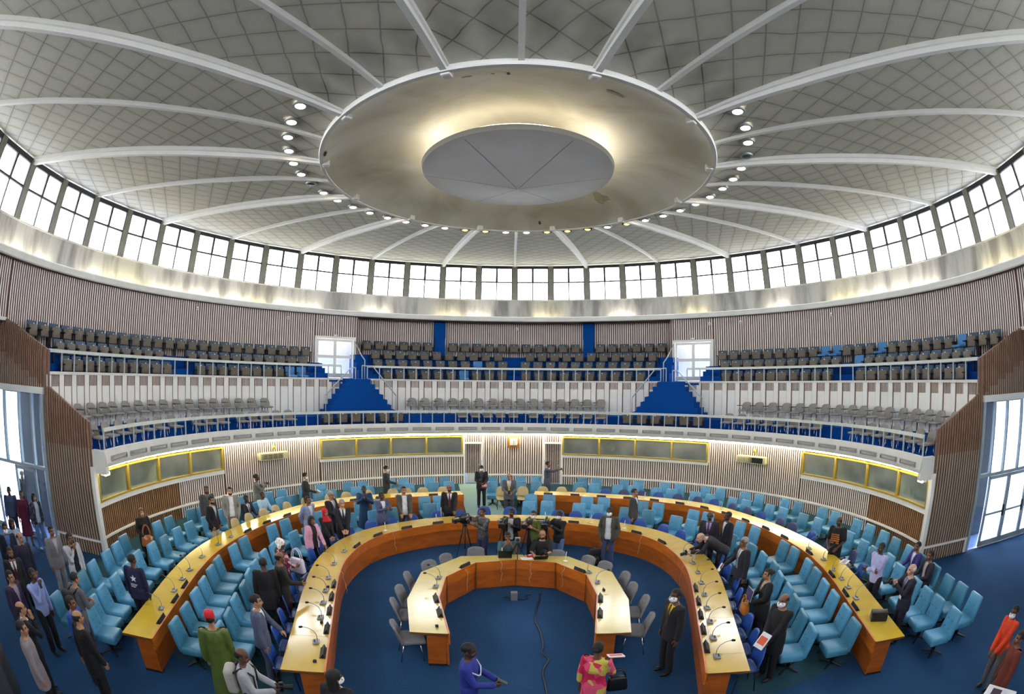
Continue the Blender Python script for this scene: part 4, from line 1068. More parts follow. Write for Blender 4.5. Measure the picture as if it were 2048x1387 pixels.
# torn and peeling patches of the dish
M_peel = mat('peeled_paint', '#b3ac92', .8, var=.2, scale=6); M_hole = mat('dark_hole', '#4d4a42', .9)
DISHP = [(5.12, 10.56), (5.0, 10.62), (4.75, 10.78), (4.3, 10.98), (3.6, 11.2), (2.8, 11.36), (1.6, 11.46), (.02, 11.5)]
def dz(r):
    for (a, za), (b, zb) in zip(DISHP, DISHP[1:]):
        if b <= r: return za+(zb-za)*(a-r)/(a-b)
    return 11.5
def patch(r, a, w, h, m, seed, ix):
    rnd = random.Random(seed); mb = MB(); pts = []
    for k in range(12):
        th = 2*PI*k/12; q = rnd.uniform(.55, 1.1)
        rr = r+math.sin(th)*h*q; aa = a+math.degrees(math.cos(th)*w*q/r)
        pts.append(pol(rr, aa, dz(rr)-.012))
    mb.poly(pts, 0); struct('trim_%d' % ix, mb, [m])
patch(4.1, 152, .3, .1, M_peel, 1, 40); patch(3.9, 44, .26, .4, M_peel, 2, 41); patch(4.25, 183, .05, .08, M_hole, 3, 42)
patch(4.3, 194, .14, .05, M_peel, 4, 43); patch(4.75, 10, .05, .08, M_hole, 5, 44); patch(5.03, -112, .16, .05, M_hole, 6, 45); patch(4.3, 187, .06, .04, M_hole, 7, 46)
# ring of recessed downlights (a gap where two bulbs are dead)
first = {}
k = 0
for i in range(36):
    a = -131.25+7.5*i
    state = 'off' if i in (6, 32) else ('dim' if i in (15, 16, 19, 20, 21, 23) else 'lit')
    key = state
    if key not in first:
        o = thing('recessed_downlight', None, 'ceiling light')
        rim = MB(); rim.lathe([(.11, .02), (.16, .02), (.18, 0), (.17, -.035), (.12, -.04), (.11, -.02)], 24, 0, close=True)
        rim.build('trim_ring', M_dark if state == 'dim' else M_steel, o, smooth=30)
        ln = MB(); ln.lathe([(.12, -.02), (.08, -.045), (.01, -.05)], 24, 0)
        ln.build('lens', {'off': M_lamp_off, 'dim': M_lamp_o, 'lit': M_lamp}[state], o, smooth=True)
        first[key] = o
    else: o = copy_tree(first[key])
    o.location = pol(6.0, a, zc(6.0)-.03); o['group'] = 'downlights around the ceiling dish'
    side = 'left' if a < 0 else 'right'
    j = int((abs(a)-3.75)/7.5+.5)
    word = {'off': 'dead round', 'dim': 'dim amber round', 'lit': 'glowing round'}[state]
    o['label'] = '%s ceiling downlight, %s from the far middle on the %s of the dish' % (word, nth(j), side)

# ------------------------------------------------------------------ fluorescent tubes in the upper cove
spans = [(3.9, 9.6, 0), (19.1, 24.9, 1), (34.4, 39.8, 0), (52, 57.2, 1), (65.7, 71.5, 0), (71.5, 78.7, 1), (78.7, 88.4, 1), (97.5, 106.7, 0), (-31.4, -25.3, 1), (-16.1, -10.5, 0), (-10.4, -5.1, 1), (-50.2, -45.3, 1), (-45.2, -40.2, 1),
         (-55.1, -51.2, 0), (-107.6, -102.2, 1), (-101.8, -96.8, 1), (-91.1, -86.1, 1), (-85.5, -76.5, 0), (-75.6, -71.0, 1), (-70.7, -65.4, 1), (-65.3, -60.4, 1), (-60.4, -55.2, 1)]
cnt = {'left': 0, 'right': 0}
for a0, a1, w in sorted(spans, key=lambda q: abs(q[0]+q[1])):
    mb = MB(); P = [pol(15.74, a0+.25+(a1-a0-.5)*k/6, 8.6) for k in range(7)]
    mb.tube(P, .045, 8)
    o = thing('fluorescent_light', None, 'light', P[3], 0, 'tubes in the upper light cove')
    t = mb.build('tube', M_tube if w else M_tube_w, o, True); t.location = -Vector(P[3])
    b = MB(); b.arc(15.68, 15.8, 8.465, 8.55, a0+.2, a1-.2)
    c = b.build('batten', M_white, o); c.location = -Vector(P[3])
    sd = 'left' if a0 < 0 else 'right'
    o['label'] = '%s strip light in upper cove, %s along from the middle to the %s' % ('cool white' if w else 'yellowish', nth(cnt[sd]), sd); cnt[sd] += 1
# ------------------------------------------------------------------ lower cove: continuous tubes under the gallery
N = 38; st = 208.0/N
for k in range(N):
    a0 = -104+k*st; c = a0+st/2
    mb = MB(); P = [pol(11.62, a0+.12+(st-.24)*j/5, 2.5) for j in range(6)]
    mb.tube(P, .035, 8)
    o = thing('fluorescent_light', None, 'light', P[3], 0, 'tubes under the lower gallery')
    t = mb.build('tube', M_tube_low, o, True); t.location = -Vector(P[3])
    b = MB(); b.arc(11.58, 11.66, 2.535, 2.58, a0+.05, a0+st-.05); q = b.build('batten', M_white, o); q.location = -Vector(P[3])
    sd = 'left' if c < 0 else 'right'; j = int(abs(c)/st)
    o['label'] = 'white strip light under the lower gallery, %s from the middle on the %s' % (nth(j), sd)

# ------------------------------------------------------------------ interpreters' booths
def booth(ix, edges, tilt=0):
    fr = MB()
    z0, z1 = 1.49, 2.38
    a0, a1 = edges[0], edges[-1]
    fr.arc(RW-.07, RW+.05, z0, z0+.06, a0, a1, 0); fr.arc(RW-.07, RW+.05, z1-.05, z1, a0, a1, 0)
    for e in edges: fr.arc(RW-.07, RW+.06, z0, z1, e-.2, e+.2, 0, 9)
    o = fr.build('window_%d' % ix, M_gold); tag(o, kind='structure')
    for e0, e1 in zip(edges, edges[1:]):
        g = MB()
        g.lathe([(RW+.0, z0+.06), (RW+.0, z1-.05)], 8, 0, (0, 0, 0), e0+.2, e1-.2); g.build('pane', M_booth, o)
booth(1, [-103.2, -95.0, -86.8, -78.6, -70.4]); booth(2, [-46.0, -37.5, -29.2, -20.7, -12.2]); booth(3, [11.7, 20.3, 28.9, 37.7, 46.3]); booth(4, [70, 78.3, 86.6, 95.0, 103.4])
M_booth_in = mat('booth_interior', '#d3dcd4', .8, var=.4, scale=.8)
mb = MB()
for a0, a1 in ((-103.6, -70.1), (-46.3, -11.9), (11.6, 46.6), (69.7, 103.8)):
    mb.arc(RW+1.5, RW+1.58, .9, 2.6, a0, a1, 0); mb.arc(RW+.06, RW+1.5, 2.5, 2.56, a0, a1, 0)
    mb.arc(RW+.1, RW+.6, 1.38, 1.43, a0, a1, 1)
    for k in range(5): e = a0+.1+(a1-a0-.5)*k/4; mb.arc(RW+.08, RW+1.55, .9, 2.56, e, e+.3, 0, 9)
    mb.arc(RW+.08, RW+1.55, .9, .95, a0, a1, 0)
struct('wall_booths', mb, [M_booth_in, M_white])
# slatted doors in the lower wall
for ix, a0, a1, zt, pan in ((3, -11.5, -7.6, 2.0, 1), (4, 7.4, 11.2, 2.03, 0)):
    mb = MB()
    slats(mb, RW+.12, a0, a1, .5 if pan else .02, zt, pitch=.11, w=.06, d=.03, mf=1, ms=2, mg=2)
    if pan: mb.arc(RW+.1, RW+.15, 0.02, .5, a0+.4, a1-.3, 0, 9)
    d = mb.build('door_%d' % ix, [mat('door_panel_grey', '#c3c3c2', .5), mat('door_slat_grey', '#9b938f', .6), M_gap]); tag(d, kind='structure')
    h = MB(); h.tube([pol(RW+.09, a1-.5, .95), pol(RW+.03, a1-.5, .95), pol(RW+.03, a1-.9, .95)], .012, 6); h.build('door_handle', M_steel, d)
# glazed doors at the back of the upper landings
for ix, s in ((5, -1), (6, 1)):
    d = thing('door_%d' % ix, None, None); tag(d, kind='structure')
    fr = MB(); lo, hi = sorted((s*33.0, s*41.0))
    fr.arc(15.68, 15.84, 7.12, 7.24, lo, hi, 0)
    for e in (lo, hi): fr.arc(15.68, 15.84, 5.06, 7.24, e-.22, e+.22, 0, 9)
    fr.arc(15.66, 15.7, 7.26, 7.34, s*37-.35, s*37+.35, 0, 9)
    fr.build('door_frame', M_white, d)
    for e0, e1, op in ((lo+.3, (lo+hi)/2, 0), ((lo+hi)/2, hi-.3, 1)):
        l = MB()
        for u0, u1, z0, z1 in ((e0, e0+.3, 5.08, 7.1), (e1-.3, e1, 5.08, 7.1), (e0, e1, 5.08, 5.3), (e0, e1, 6.98, 7.1), (e0, e1, 6.1, 6.25)): l.arc(15.72, 15.77, z0, z1, u0, u1, 0, 9)
        o = l.build('door_leaf', M_white, d)
        g = MB(); g.arc(15.74, 15.75, 5.3, 6.98, e0+.3, e1-.3, 0, 3); g.build('door_pane', M_door, o)
    b = MB(); b.arc(17.2, 17.3, 5, 7.6, lo-3, hi+3, 0); b.arc(15.84, 17.2, 5.0, 5.06, lo-3, hi+3, 0); b.build('lobby_wall', M_ext, d)

    lt = thing('fluorescent_light', 'added tube lamp brightening the lobby behind the upper %s glazed door' % ('left' if s < 0 else 'right'), 'light', pol(16.5, s*37, 7.45), -R(s*37))  # unseen lamp, added so the lobby shows bright through the door
    q = MB(); q.tube([(-.7, 0, 0), (.7, 0, 0)], .04, 8); q.build('tube', M_tube_low, lt, True)
    q = MB(); q.box((0, 0, .06), (1.5, .1, .05)); q.build('batten', M_white, lt)
# ------------------------------------------------------------------ railings
def railing(name, label, r, z0, z1, a0, a1, n, bar, endpost=None):
    t = thing(name, label, 'railing', pol(r, (a0+a1)/2, z0))
    off = -Vector(t.location)
    b = MB(); P = [pol(r, a0+(a1-a0)*k/60, z1) for k in range(61)]
    rg = []
    for p in P:
        u = Vector((p[0], p[1], 0)).normalized()
        rg.append([tuple(Vector(p)+u*x+Vector((0, 0, y))) for x, y in ((-bar/4, -.05), (bar/4, -.05), (bar/4, .05), (-bar/4, .05))])
    b.loft(rg); o = b.build('top_rail', M_rail, t); o.location = off
    pm = MB(); pm.box((0, 0, (z1-z0)/2), (.04, .04, z1-z0-.02)); me = pm.mesh('post', [M_steel])
    for k in range(n+1):
        a = a0+(a1-a0)*k/n
        q = link('post', me, t, Vector(pol(r, a, z0))+off); q.rotation_euler = (0, 0, -R(a))
M_rail = mat('pale_rail_paint', '#c2cbc9', .35, .2, var=.06)
railing('balcony_railing', 'pale steel railing along the front of the left upper gallery', 13.55, 5.08, 5.68, -104.3, -38.2, 23, .12)
railing('balcony_railing', 'straight white railing along the front of the middle upper gallery', 13.55, 5.08, 5.68, -32.4, 32.4, 24, .1)
railing('balcony_railing', 'pale steel railing along the front of the right upper gallery', 13.55, 5.08, 5.68, 38.2, 104.3, 23, .12)
railing('balcony_railing', 'long pale steel railing curving along the lower gallery front', 11.27, 3.08, 3.62, -104.2, 104.2, 74, .12)
def handrail(label, pts):
    t = thing('stair_handrail', label, 'railing', pts[0])
    off = -Vector(pts[0]); b = MB(); b.tube(pts, .028, 8); o = b.build('rail', M_steel, t, True); o.location = off
    for p in (pts[0], pts[-1]):
        m = MB(); m.tube([(p[0], p[1], p[2]-.95 if p[2] > 4.6 else p[2]-.8), p], .024, 8); q = m.build('post', M_steel, t, True); q.location = off
for s, nm in ((-1, 'left'), (1, 'right')):
    handrail('bent steel handrail down the outer side of the %s carpet stairs' % nm, [pol(13.1, s*35.6, 5.6), pol(13.1, s*36.6, 5.6), pol(12.6, s*43.2, 4.3)])
    handrail('bent steel handrail down the inner side of the %s carpet stairs' % nm, [pol(13.2, s*34.0, 5.72), pol(13.1, s*31.6, 5.66), pol(12.6, s*27.0, 4.3)])
    handrail('tall steel handrail at the %s end of the middle gallery' % nm, [pol(13.8, s*32.7, 6.0), pol(14.3, s*32.9, 6.25), pol(15.3, s*33.3, 7.0)])

# ------------------------------------------------------------------ fittings on the lower gallery front, wall units, clock
N = 37
proto = None
for k in range(N):
    a = -101+202*k/(N-1)
    if proto is None:
        o = thing('gallery_strip_fitting', None, 'light fitting', (0, 0, 0), 0, 'unlit strip fittings on the gallery front')
        m = MB(); m.box((0, 0, .055), (.86, .05, .035)); m.box((0, 0, -.06), (.86, .05, .03)); m.box((-.42, 0, 0), (.03, .05, .12)); m.box((.42, 0, 0), (.03, .05, .12)); m.build('housing', mat('fitting_grey', '#9c9c9e', .5), o)
        m = MB(); m.box((0, -.02, 0), (.8, .01, .1)); m.build('recess', mat('fitting_recess', '#b0b0ac', .6), o)
        m = MB(); m.tube([(-.36, .005, .0), (.36, .005, 0)], .02, 6); m.build('tube', mat('unlit_tube', '#bcbcb6', .4), o, True)
        proto = o
    else: o = copy_tree(proto)
    o.location = pol(11.13, a, 2.83); o.rotation_euler = (0, 0, -R(a)+PI)
    j = abs(k-18)
    o['label'] = 'grey unlit strip fitting on the lower gallery front, %s' % ('exactly in its middle' if j == 0 else '%s %s of the middle' % (nth(j-1), 'left' if k < 18 else 'right'))
for a, nm in ((-58.2, 'left'), (57.8, 'right')):
    o = thing('air_conditioner', 'long %s air unit with slatted grille high on the %s wall' % ('cream' if a < 0 else 'darker cream', nm), 'air conditioner', pol(RW-.19, a, 1.85), -R(a))
    m = MB(); m.rbox((0, 0, 0), (1.42, .26, .3), .02); m.build('housing', mat('cream_metal', '#cfc79c', .4), o, 30)
    m = MB(); m.box((-.1 if a < 0 else .25, -.135, 0), (1.05 if a < 0 else .7, .02, .22)); m.build('grille_recess', M_dark, o)
    m = MB()
    for k in range(5): m.box((-.1 if a < 0 else -.3, -.15, -.09+.045*k), (1.05 if a < 0 else .72, .02, .014))
    for k in range(5): m.box((-.6+(.25 if a < 0 else .14)*k, -.15, 0), (.014, .02, .22))
    m.build('grille', mat('cream_metal', '#cfc79c', .4), o)
    o2 = thing('spot_lamp', 'small round spot lamp above the %s wall air unit' % nm, 'lamp', pol(RW-.13, a+.4, 2.2), -R(a))
    m = MB(); m.lathe([(.01, -.09), (.07, -.07), (.08, 0), (.03, .08), (.01, .09)], 14); m.build('shade', M_gold, o2, True)
    m = MB(); m.box((0, .05, .05), (.05, .1, .12)); m.build('bracket', M_gold, o2)
for a, nm in ((-102.5, 'left'), (102.8, 'right')):
    o2 = thing('spot_lamp', 'glaring spot lamp at the end of the lower gallery on the %s' % nm, 'lamp', pol(RW-.24, a, 2.36), -R(a))
    m = MB(); m.rbox((0, 0, 0), (.3, .16, .14), .03); m.build('housing', M_white, o2, 30)
    m = MB(); m.rbox((0, -.1, -.02), (.26, .04, .1), .015); m.build('lens', M_tube_low, o2, 30)
ck = thing('wall_clock', 'square white wall clock on an orange wooden board', 'clock', pol(RW-.03, 0, 2.1), 0)
m = MB(); m.rbox((0, 0, 0), (.56, .05, .56), .01); m.build('board', mat('orange_wood', '#b8742c', .4, var=.2, stretch=(1, 1, 8)), ck, 30)
m = MB(); m.rbox((0, -.035, .03), (.38, .03, .38), .03); f = m.build('dial', M_white, ck, 30)
for k in (0, 3, 6, 9):
    m = MB(); a = 2*PI*k/12; m.box((.14*math.sin(a), -.053, .03+.14*math.cos(a)), (.012, .006, .03), M=Matrix.Rotation(a, 4, 'Y'))
    m.build('hour_mark', M_grey, f)
m = MB(); m.box((0, -.056, .09), (.014, .006, .13)); m.box((0, -.058, -.02), (.012, .006, .1)); m.box((.04, -.057, .03), (.1, .006, .012)); m.build('hands', M_dark, f)
# little detectors high on the upper wall
for a, nm in ((-47, 'left'), (-40, 'left'), (.5, 'middle'), (40.5, 'right'), (47, 'right'), (66, 'right'), (-66, 'left')):
    r = 16.55 if abs(a) < 30 else 15.7
    o = thing('wall_detector', 'small white detector high on the slatted wall, %s' % ('in the middle' if nm == 'middle' else '%s, %s' % (nm, {40: 'above the glazed door', 47: 'just past the glazed door', 66: 'far along the side'}[int(abs(a))])), 'detector', pol(r, a, 8.05), -R(a))
    m = MB(); m.rbox((0, 0, 0), (.12, .06, .16), .02); m.build('housing', M_white, o, 30)
    m = MB(); m.lathe([(.01, -.02), (.03, -.01), (.03, .01)], 10, 0, (0, -.04, -.02)); m.build('sensor', M_dark, o)
# ------------------------------------------------------------------ seat positions on the floor (backrest tops), metres from the hall's axis
OB = [(-8.78, -6.97), (-9.26, -5.73), (-9.47, -5.09), (-9.70, -4.32), (-9.92, -3.70), (-10.11, -2.92), (-10.22, -1.47), (-10.24, -0.83), (-10.14, 0.31), (-10.04, 0.78), (-9.51, 2.69), (-8.97, 3.75), (-8.68, 4.36), (-8.06, 5.13), (-7.58, 5.83), (-6.71, 6.60), (-6.17, 6.94), (-5.15, 7.73), (-4.65, 7.97), (-3.60, 8.48), (-2.98, 8.73), (-0.92, 9.02), (-0.35, 9.10), (0.32, 9.13), (1.00, 9.10), (2.97, 8.69), (3.58, 8.52), (4.70, 8.08), (5.27, 7.77), (6.25, 7.14), (6.77, 6.74), (7.61, 5.91), (8.06, 5.43), (8.75, 4.46), (9.09, 3.92), (9.66, 2.88), (9.87, 2.28), (10.22, 1.14), (10.31, 0.48), (10.39, -0.67), (10.40, -1.34), (10.33, -2.13), (10.19, -2.82), (10.05, -3.59), (9.83, -4.34), (9.60, -5.06), (9.34, -5.79), (9.24, -6.35), (9.08, -6.96)]
OF = [(-7.82, -6.97), (-8.04, -6.44), (-8.26, -5.89), (-8.45, -5.24), (-8.69, -4.51), (-9.01, -3.75), (-9.12, -3.01), (-9.19, -2.36), (-9.33, -1.56), (-9.36, -0.86), (-9.25, -0.06), (-9.14, 0.73), (-8.90, 1.63), (-8.64, 2.35), (-8.18, 3.26), (-7.85, 3.83), (-7.24, 4.65), (-6.88, 5.12), (-6.15, 5.91), (-5.69, 6.20), (-4.71, 6.82), (-4.24, 7.12), (-3.30, 7.57), (-2.68, 7.80), (-0.88, 8.03), (-0.33, 8.10), (0.30, 8.13), (0.95, 8.09), (2.70, 7.82), (3.30, 7.57), (4.22, 7.20), (4.80, 6.91), (5.65, 6.36), (6.17, 5.99), (6.91, 5.25), (7.34, 4.71), (7.94, 3.92), (8.25, 3.38), (8.74, 2.46), (8.95, 1.87), (9.20, 0.90), (9.35, 0.21), (9.39, -1.51), (9.25, -2.37), (9.13, -2.97), (9.13, -3.69), (8.84, -4.40), (8.59, -5.29), (8.40, -5.87), (8.29, -6.37), (8.14, -7.05)]
IB = [(-5.99, -6.01), (-6.17, -5.37), (-6.40, -4.68), (-6.59, -4.07), (-6.81, -3.41), (-7.00, -2.79), (-7.12, -1.83), (-7.18, -1.15), (-6.98, 0.22), (-6.87, 0.93), (-6.24, 2.14), (-5.91, 2.75), (-5.30, 3.79), (-4.78, 4.27), (-3.23, 5.08), (-2.74, 5.32), (0.64, 5.86), (1.31, 5.78), (2.70, 5.38), (3.28, 5.16), (4.55, 4.39), (5.03, 4.04), (5.93, 2.81), (6.28, 2.35), (6.85, 1.03), (7.03, 0.37), (7.17, -1.20), (7.16, -1.79), (7.01, -2.71), (6.85, -3.34), (6.64, -4.00), (6.47, -4.65), (6.28, -5.35), (6.07, -5.96)]
IF = [(-5.16, -5.70), (-5.28, -5.10), (-5.48, -4.44), (-5.67, -3.77), (-5.89, -3.14), (-6.04, -2.58), (-6.19, -1.81), (-6.21, -1.17), (-6.13, -0.04), (-5.95, 0.56), (-5.58, 1.75), (-5.20, 2.28), (-4.55, 2.90), (-4.05, 3.35), (-2.92, 4.18), (-2.46, 4.35), (0.52, 4.84), (1.17, 4.84), (2.27, 4.49), (2.87, 4.23), (3.78, 3.69), (4.36, 3.19), (5.14, 2.31), (5.45, 1.76), (6.09, 0.04), (6.23, -1.02), (6.20, -1.71), (6.13, -2.47), (5.93, -3.09), (5.76, -3.80), (5.59, -4.40), (5.36, -5.07), (5.20, -5.68)]
MS = [(-3.88, -5.73), (-4.08, -5.13), (-4.27, -4.46), (-4.44, -3.83), (-4.60, -3.14), (-4.72, -2.68), (-4.81, -1.90), (-5.02, -1.08), (-4.84, -0.47), (-4.72, 0.28), (-4.38, 0.94), (-4.07, 1.62), (-3.66, 2.21), (-3.08, 2.63), (-2.42, 3.20), (-1.78, 3.49), (-1.05, 4.19), (-0.15, 4.18), (1.42, 3.62), (2.00, 3.40), (2.67, 3.09), (3.36, 2.54), (3.81, 2.18), (4.30, 1.54), (4.68, 0.91), (4.98, 0.16), (5.02, -1.34), (4.93, -2.01), (4.92, -2.83), (4.65, -3.40), (4.41, -4.04), (4.25, -4.63), (4.15, -5.22), (3.99, -5.81)]
OS = [(-8.23, 0.32), (-7.95, 0.99), (-7.80, 1.67), (-7.44, 2.24), (-7.23, 2.74), (-6.73, 3.43), (-6.22, 4.18), (-5.80, 4.61), (-5.21, 5.19), (-4.46, 5.66), (-4.20, 6.40), (-3.52, 6.48), (-2.78, 6.84), (-0.48, 7.31), (0.34, 7.31), (1.18, 7.26), (1.89, 7.09), (2.61, 6.86), (3.64, 6.66), (4.25, 6.27), (4.92, 6.01), (5.39, 5.52), (6.02, 5.03), (6.50, 4.42), (6.92, 3.83), (7.38, 3.22), (7.73, 2.50), (8.05, 1.85), (8.31, 0.99), (8.43, 0.34), (8.41, -0.72), (8.35, -1.66), (8.57, -2.72), (8.13, -3.61)]
GS = [(-1.04, 0.24), (0.76, 0.49), (1.10, 0.03), (-1.69, -0.41), (-2.04, -0.97), (-2.31, -1.75), (-2.36, -2.56), (-2.23, -3.18), (-2.12, -4.14), (1.86, -0.46), (2.19, -0.92), (2.51, -1.71), (2.58, -2.35), (2.69, -3.09), (2.59, -3.88), (-0.23, 0.40)]
# ------------------------------------------------------------------ desks
M_maple = mat('maple_laminate', '#cba94c', .15, var=.07, scale=2.5, stretch=(1, 1, 1), spec=.5, coat=.3)
M_maple_in = mat('pale_maple_laminate', '#c8b05e', .18, var=.08, scale=2.5, coat=.25)
M_maple_out = mat('golden_laminate', '#d0ae36', .14, var=.07, scale=2.5, coat=.3)
M_edge = mat('desk_edge_wood', '#7a4a22', .35, var=.2, scale=6)
M_front = mat('orange_wood_veneer', '#c2681c', .33, var=.22, scale=1.6, stretch=(1.5, 1.5, 5), coat=.15)
M_front2 = mat('lower_wood_veneer', '#a65518', .36, var=.25, scale=1.6, stretch=(1.5, 1.5, 5), coat=.1)
M_joint = mat('joint_dark', '#6d5220', .6)

def offset(P, d):
    out = []
    for i, p in enumerate(P):
        a = P[max(i-1, 0)]; b = P[min(i+1, len(P)-1)]
        t = (b-a).normalized(); out.append(p+Vector((-t.y, t.x, 0))*d)
    return out
def desk(label, O, w, mtop, inner=None, joints=1.35, sharp=False):
    """O runs left end -> far middle -> right end, the pit lies to its right"""
    I = inner if inner else offset(O, -w)
    n = len(O); t = thing('conference_desk', label, 'desk', tuple(O[n//2]))
    off = -Vector(t.location)
    def strip(A, B, z0, z1, m=0, ms=1):
        mb = MB(); i = 0
        for p, q in zip(A, B): mb.v += [(p.x, p.y, z0), (q.x, q.y, z0), (q.x, q.y, z1), (p.x, p.y, z1)]
        for k in range(len(A)-1):
            a, b = 4*k, 4*k+4
            mb.face((a, b, b+1, a+1), ms); mb.face((a+3, a+2, b+2, b+3), m); mb.face((a, a+3, b+3, b), ms); mb.face((a+1, b+1, b+2, a+2), ms)
        mb.face((0, 1, 2, 3), ms); e = 4*(len(A)-1); mb.face((e+3, e+2, e+1, e), ms)
        return mb
    def mixp(s): return [a.lerp(b, s) for a, b in zip(O, I)]
    L = (O[0]-I[0]).length
    mb = strip(O, mixp(1-.03/L), .715, .76)
    d = 0; acc = 0
    for k in range(n-1):
        acc += (O[k+1]-O[k]).length
        if sharp: continue
        if acc > joints:
            acc = 0
            u = (O[k+1]-O[k]).normalized()*.004
            a, b = O[k], mixp(1-.04/L)[k]
            mb.quad((a.x-u.x, a.y-u.y, .7606), (a.x+u.x, a.y+u.y, .7606), (b.x+u.x, b.y+u.y, .7606), (b.x-u.x, b.y-u.y, .7606), 2)
    o = mb.build('desk_top', [mtop, M_edge, M_joint], t); o.location = off
    o = strip(mixp(1-.03/L), I, .52, .775).build('front_band', [M_front, M_front], t, 40); o.location = off
    o = strip(mixp(1-.07/L), mixp(1-.03/L), .03, .55).build('front_panel', [M_front2, M_front2], t, 40); o.location = off
    for k in (0, n-1):
        q = 0 if k == 0 else n-1
        a, b = mixp(.42)[q], mixp(1-.03/L)[q]
        u = (O[1]-O[0]).normalized() if k == 0 else (O[-2]-O[-1]).normalized()
        m = MB(); c = [a+u*.03, b+u*.03, b+u*.08, a+u*.08]
        if k: c = c[::-1]
        m.prism([(p.x, p.y) for p in c], 0.0, .715)
        e = [a+u*.0, b+u*.0, b+u*.12, a+u*.12]
        if k: e = e[::-1]
        m2 = MB(); m2.prism([(p.x, p.y) for p in e], 0, .03)
        o = m.build('end_panel', M_front2, t); o.location = off
        o = m2.build('plinth', M_dark, t); o.location = off
    for f in (.2, .4, .6, .8):
        q = int((n-1)*f); a, b = mixp(.35)[q], mixp(1-.07/L)[q]; u = (O[q+1]-O[q-1]).normalized()*.02
        m = MB(); m.prism([(p.x, p.y) for p in (a-u, b-u, b+u, a+u)], 0, .715); o = m.build('support_panel', M_front2, t); o.location = off
    if sharp:
        for k in range(1, n-1):
            m = MB(); p = I[k]+(I[k]-O[k]).normalized()*.005; m.tube([(p.x, p.y, 0.02), (p.x, p.y, .775)], .016, 6)
            o = m.build('corner_post', M_edge, t); o.location = off
    return I
MIDI = desk('long horseshoe desk with maple top and orange wood front, the middle one', MIDC, .74, M_maple)
OUTLI = desk('outer curved desk with golden top, left of the aisle', OUTL, .68, M_maple_out)
OUTRr = OUTR[::-1]
OUTRI = desk('outer curved desk with golden top, right of the aisle', [p for p in OUTR[::-1]][::-1] if OUTR[0].x < OUTR[-1].x else OUTR[::-1], .68, M_maple_out)
IN_O = [Vector((x, y, 0)) for x, y in [(-1.88, -4.4), (-2.2, -3.02), (-2.17, -1.5), (-1.36, -.31), (0.03, -.09), (1.36, -.28), (2.27, -1.45), (2.32, -3.0), (2.06, -4.42)]]
IN_I = [Vector((x, y, 0)) for x, y in [(-1.16, -4.36), (-1.55, -2.83), (-1.55, -1.72), (-.95, -.76), (.03, -.5), (1.0, -.72), (1.64, -1.58), (1.7, -2.68), (1.4, -4.36)]]
desk('small faceted horseshoe desk with pale maple top in the centre of the pit', IN_O, .7, M_maple_in, IN_I, sharp=True)

# ------------------------------------------------------------------ chairs
M_lblue = mat('light_blue_vinyl', '#5499bd', .34, var=.09, scale=3, bump=.04, spec=.45)
M_lblue2 = mat('teal_blue_vinyl', '#4484a2', .34, var=.1, scale=3, bump=.04)
M_blue = mat('blue_plastic', '#2a52a4', .32, var=.08, scale=4)
M_navy = mat('dark_blue_plastic', '#3d4673', .38, var=.1, scale=4)
M_beige = mat('beige_plastic', '#c9b27e', .4, var=.08, scale=4)
M_gup = mat('grey_upholstery', '#77767a', .85, var=.1, scale=12, bump=.15)
M_gtab = mat('warm_grey_upholstery', '#8e8985', .8, var=.08, scale=12)
M_brownshell = mat('olive_brown_shell', '#5f5547', .5, var=.12, scale=5)
M_slate = mat('slate_blue_upholstery', '#3d5369', .7, var=.12, scale=9)
M_sky = mat('sky_blue_upholstery', '#3e7cb4', .65, var=.1, scale=9)
M_tagw = mat('number_tag', '#f0efe8', .4)
M_btn = mat('button_vinyl', '#3f86a0', .4)

def proto_conf(vinyl):
    t = thing('conference_chair', None, 'chair')
    m = MB(); m.rbox((0, -.03, .38), (.50, .50, .17), .05, 3, fn=lambda c: (c.x*(1-.06*(c.y+.25)/.5), c.y, c.z+.02*(1-(c.x/.25)**2)*(c.z > 0)))
    m.build('seat', vinyl, t, True)
    def shape(c):
        f = (c.z+.3)/.6
        return (c.x*(1.02-.14*f*f), c.y+.02*(c.x/.25)**2, c.z+.02*(1-(c.x/.25)**2)*(f > .5))
    m = MB(); M = Matrix.Rotation(-R(13), 4, 'X')
    m.rbox((0, .245, .64), (.50, .095, .58), .04, 3, M=M, fn=shape); b = m.build('backrest', vinyl, t, True)
    for x, z in ((-.09, .72), (.09, .72), (-.09, .56), (.09, .56)):
        m = MB(); bm = bmesh.new(); bmesh.ops.create_uvsphere(bm, u_segments=8, v_segments=5, radius=.017)
        m.addbm(bm, 0, Matrix.Translation((x, .192+(z-.64)*.23-.0, z)) @ Matrix.Scale(.5, 4, (0, 1, 0))); m.build('button', M_btn, b, True)
    m = MB(); m.tube([(0, 0, .05), (0, 0, .30)], .045, 8); m.build('pedestal', M_dark, t, True)
    m = MB()
    for k in range(4):
        a = PI/4+k*PI/2; m.tube([(0, 0, .07), (.26*math.cos(a), .26*math.sin(a), .022)], [.026, .018], 6)
    m.build('foot_cross', M_dark, t)
    return t
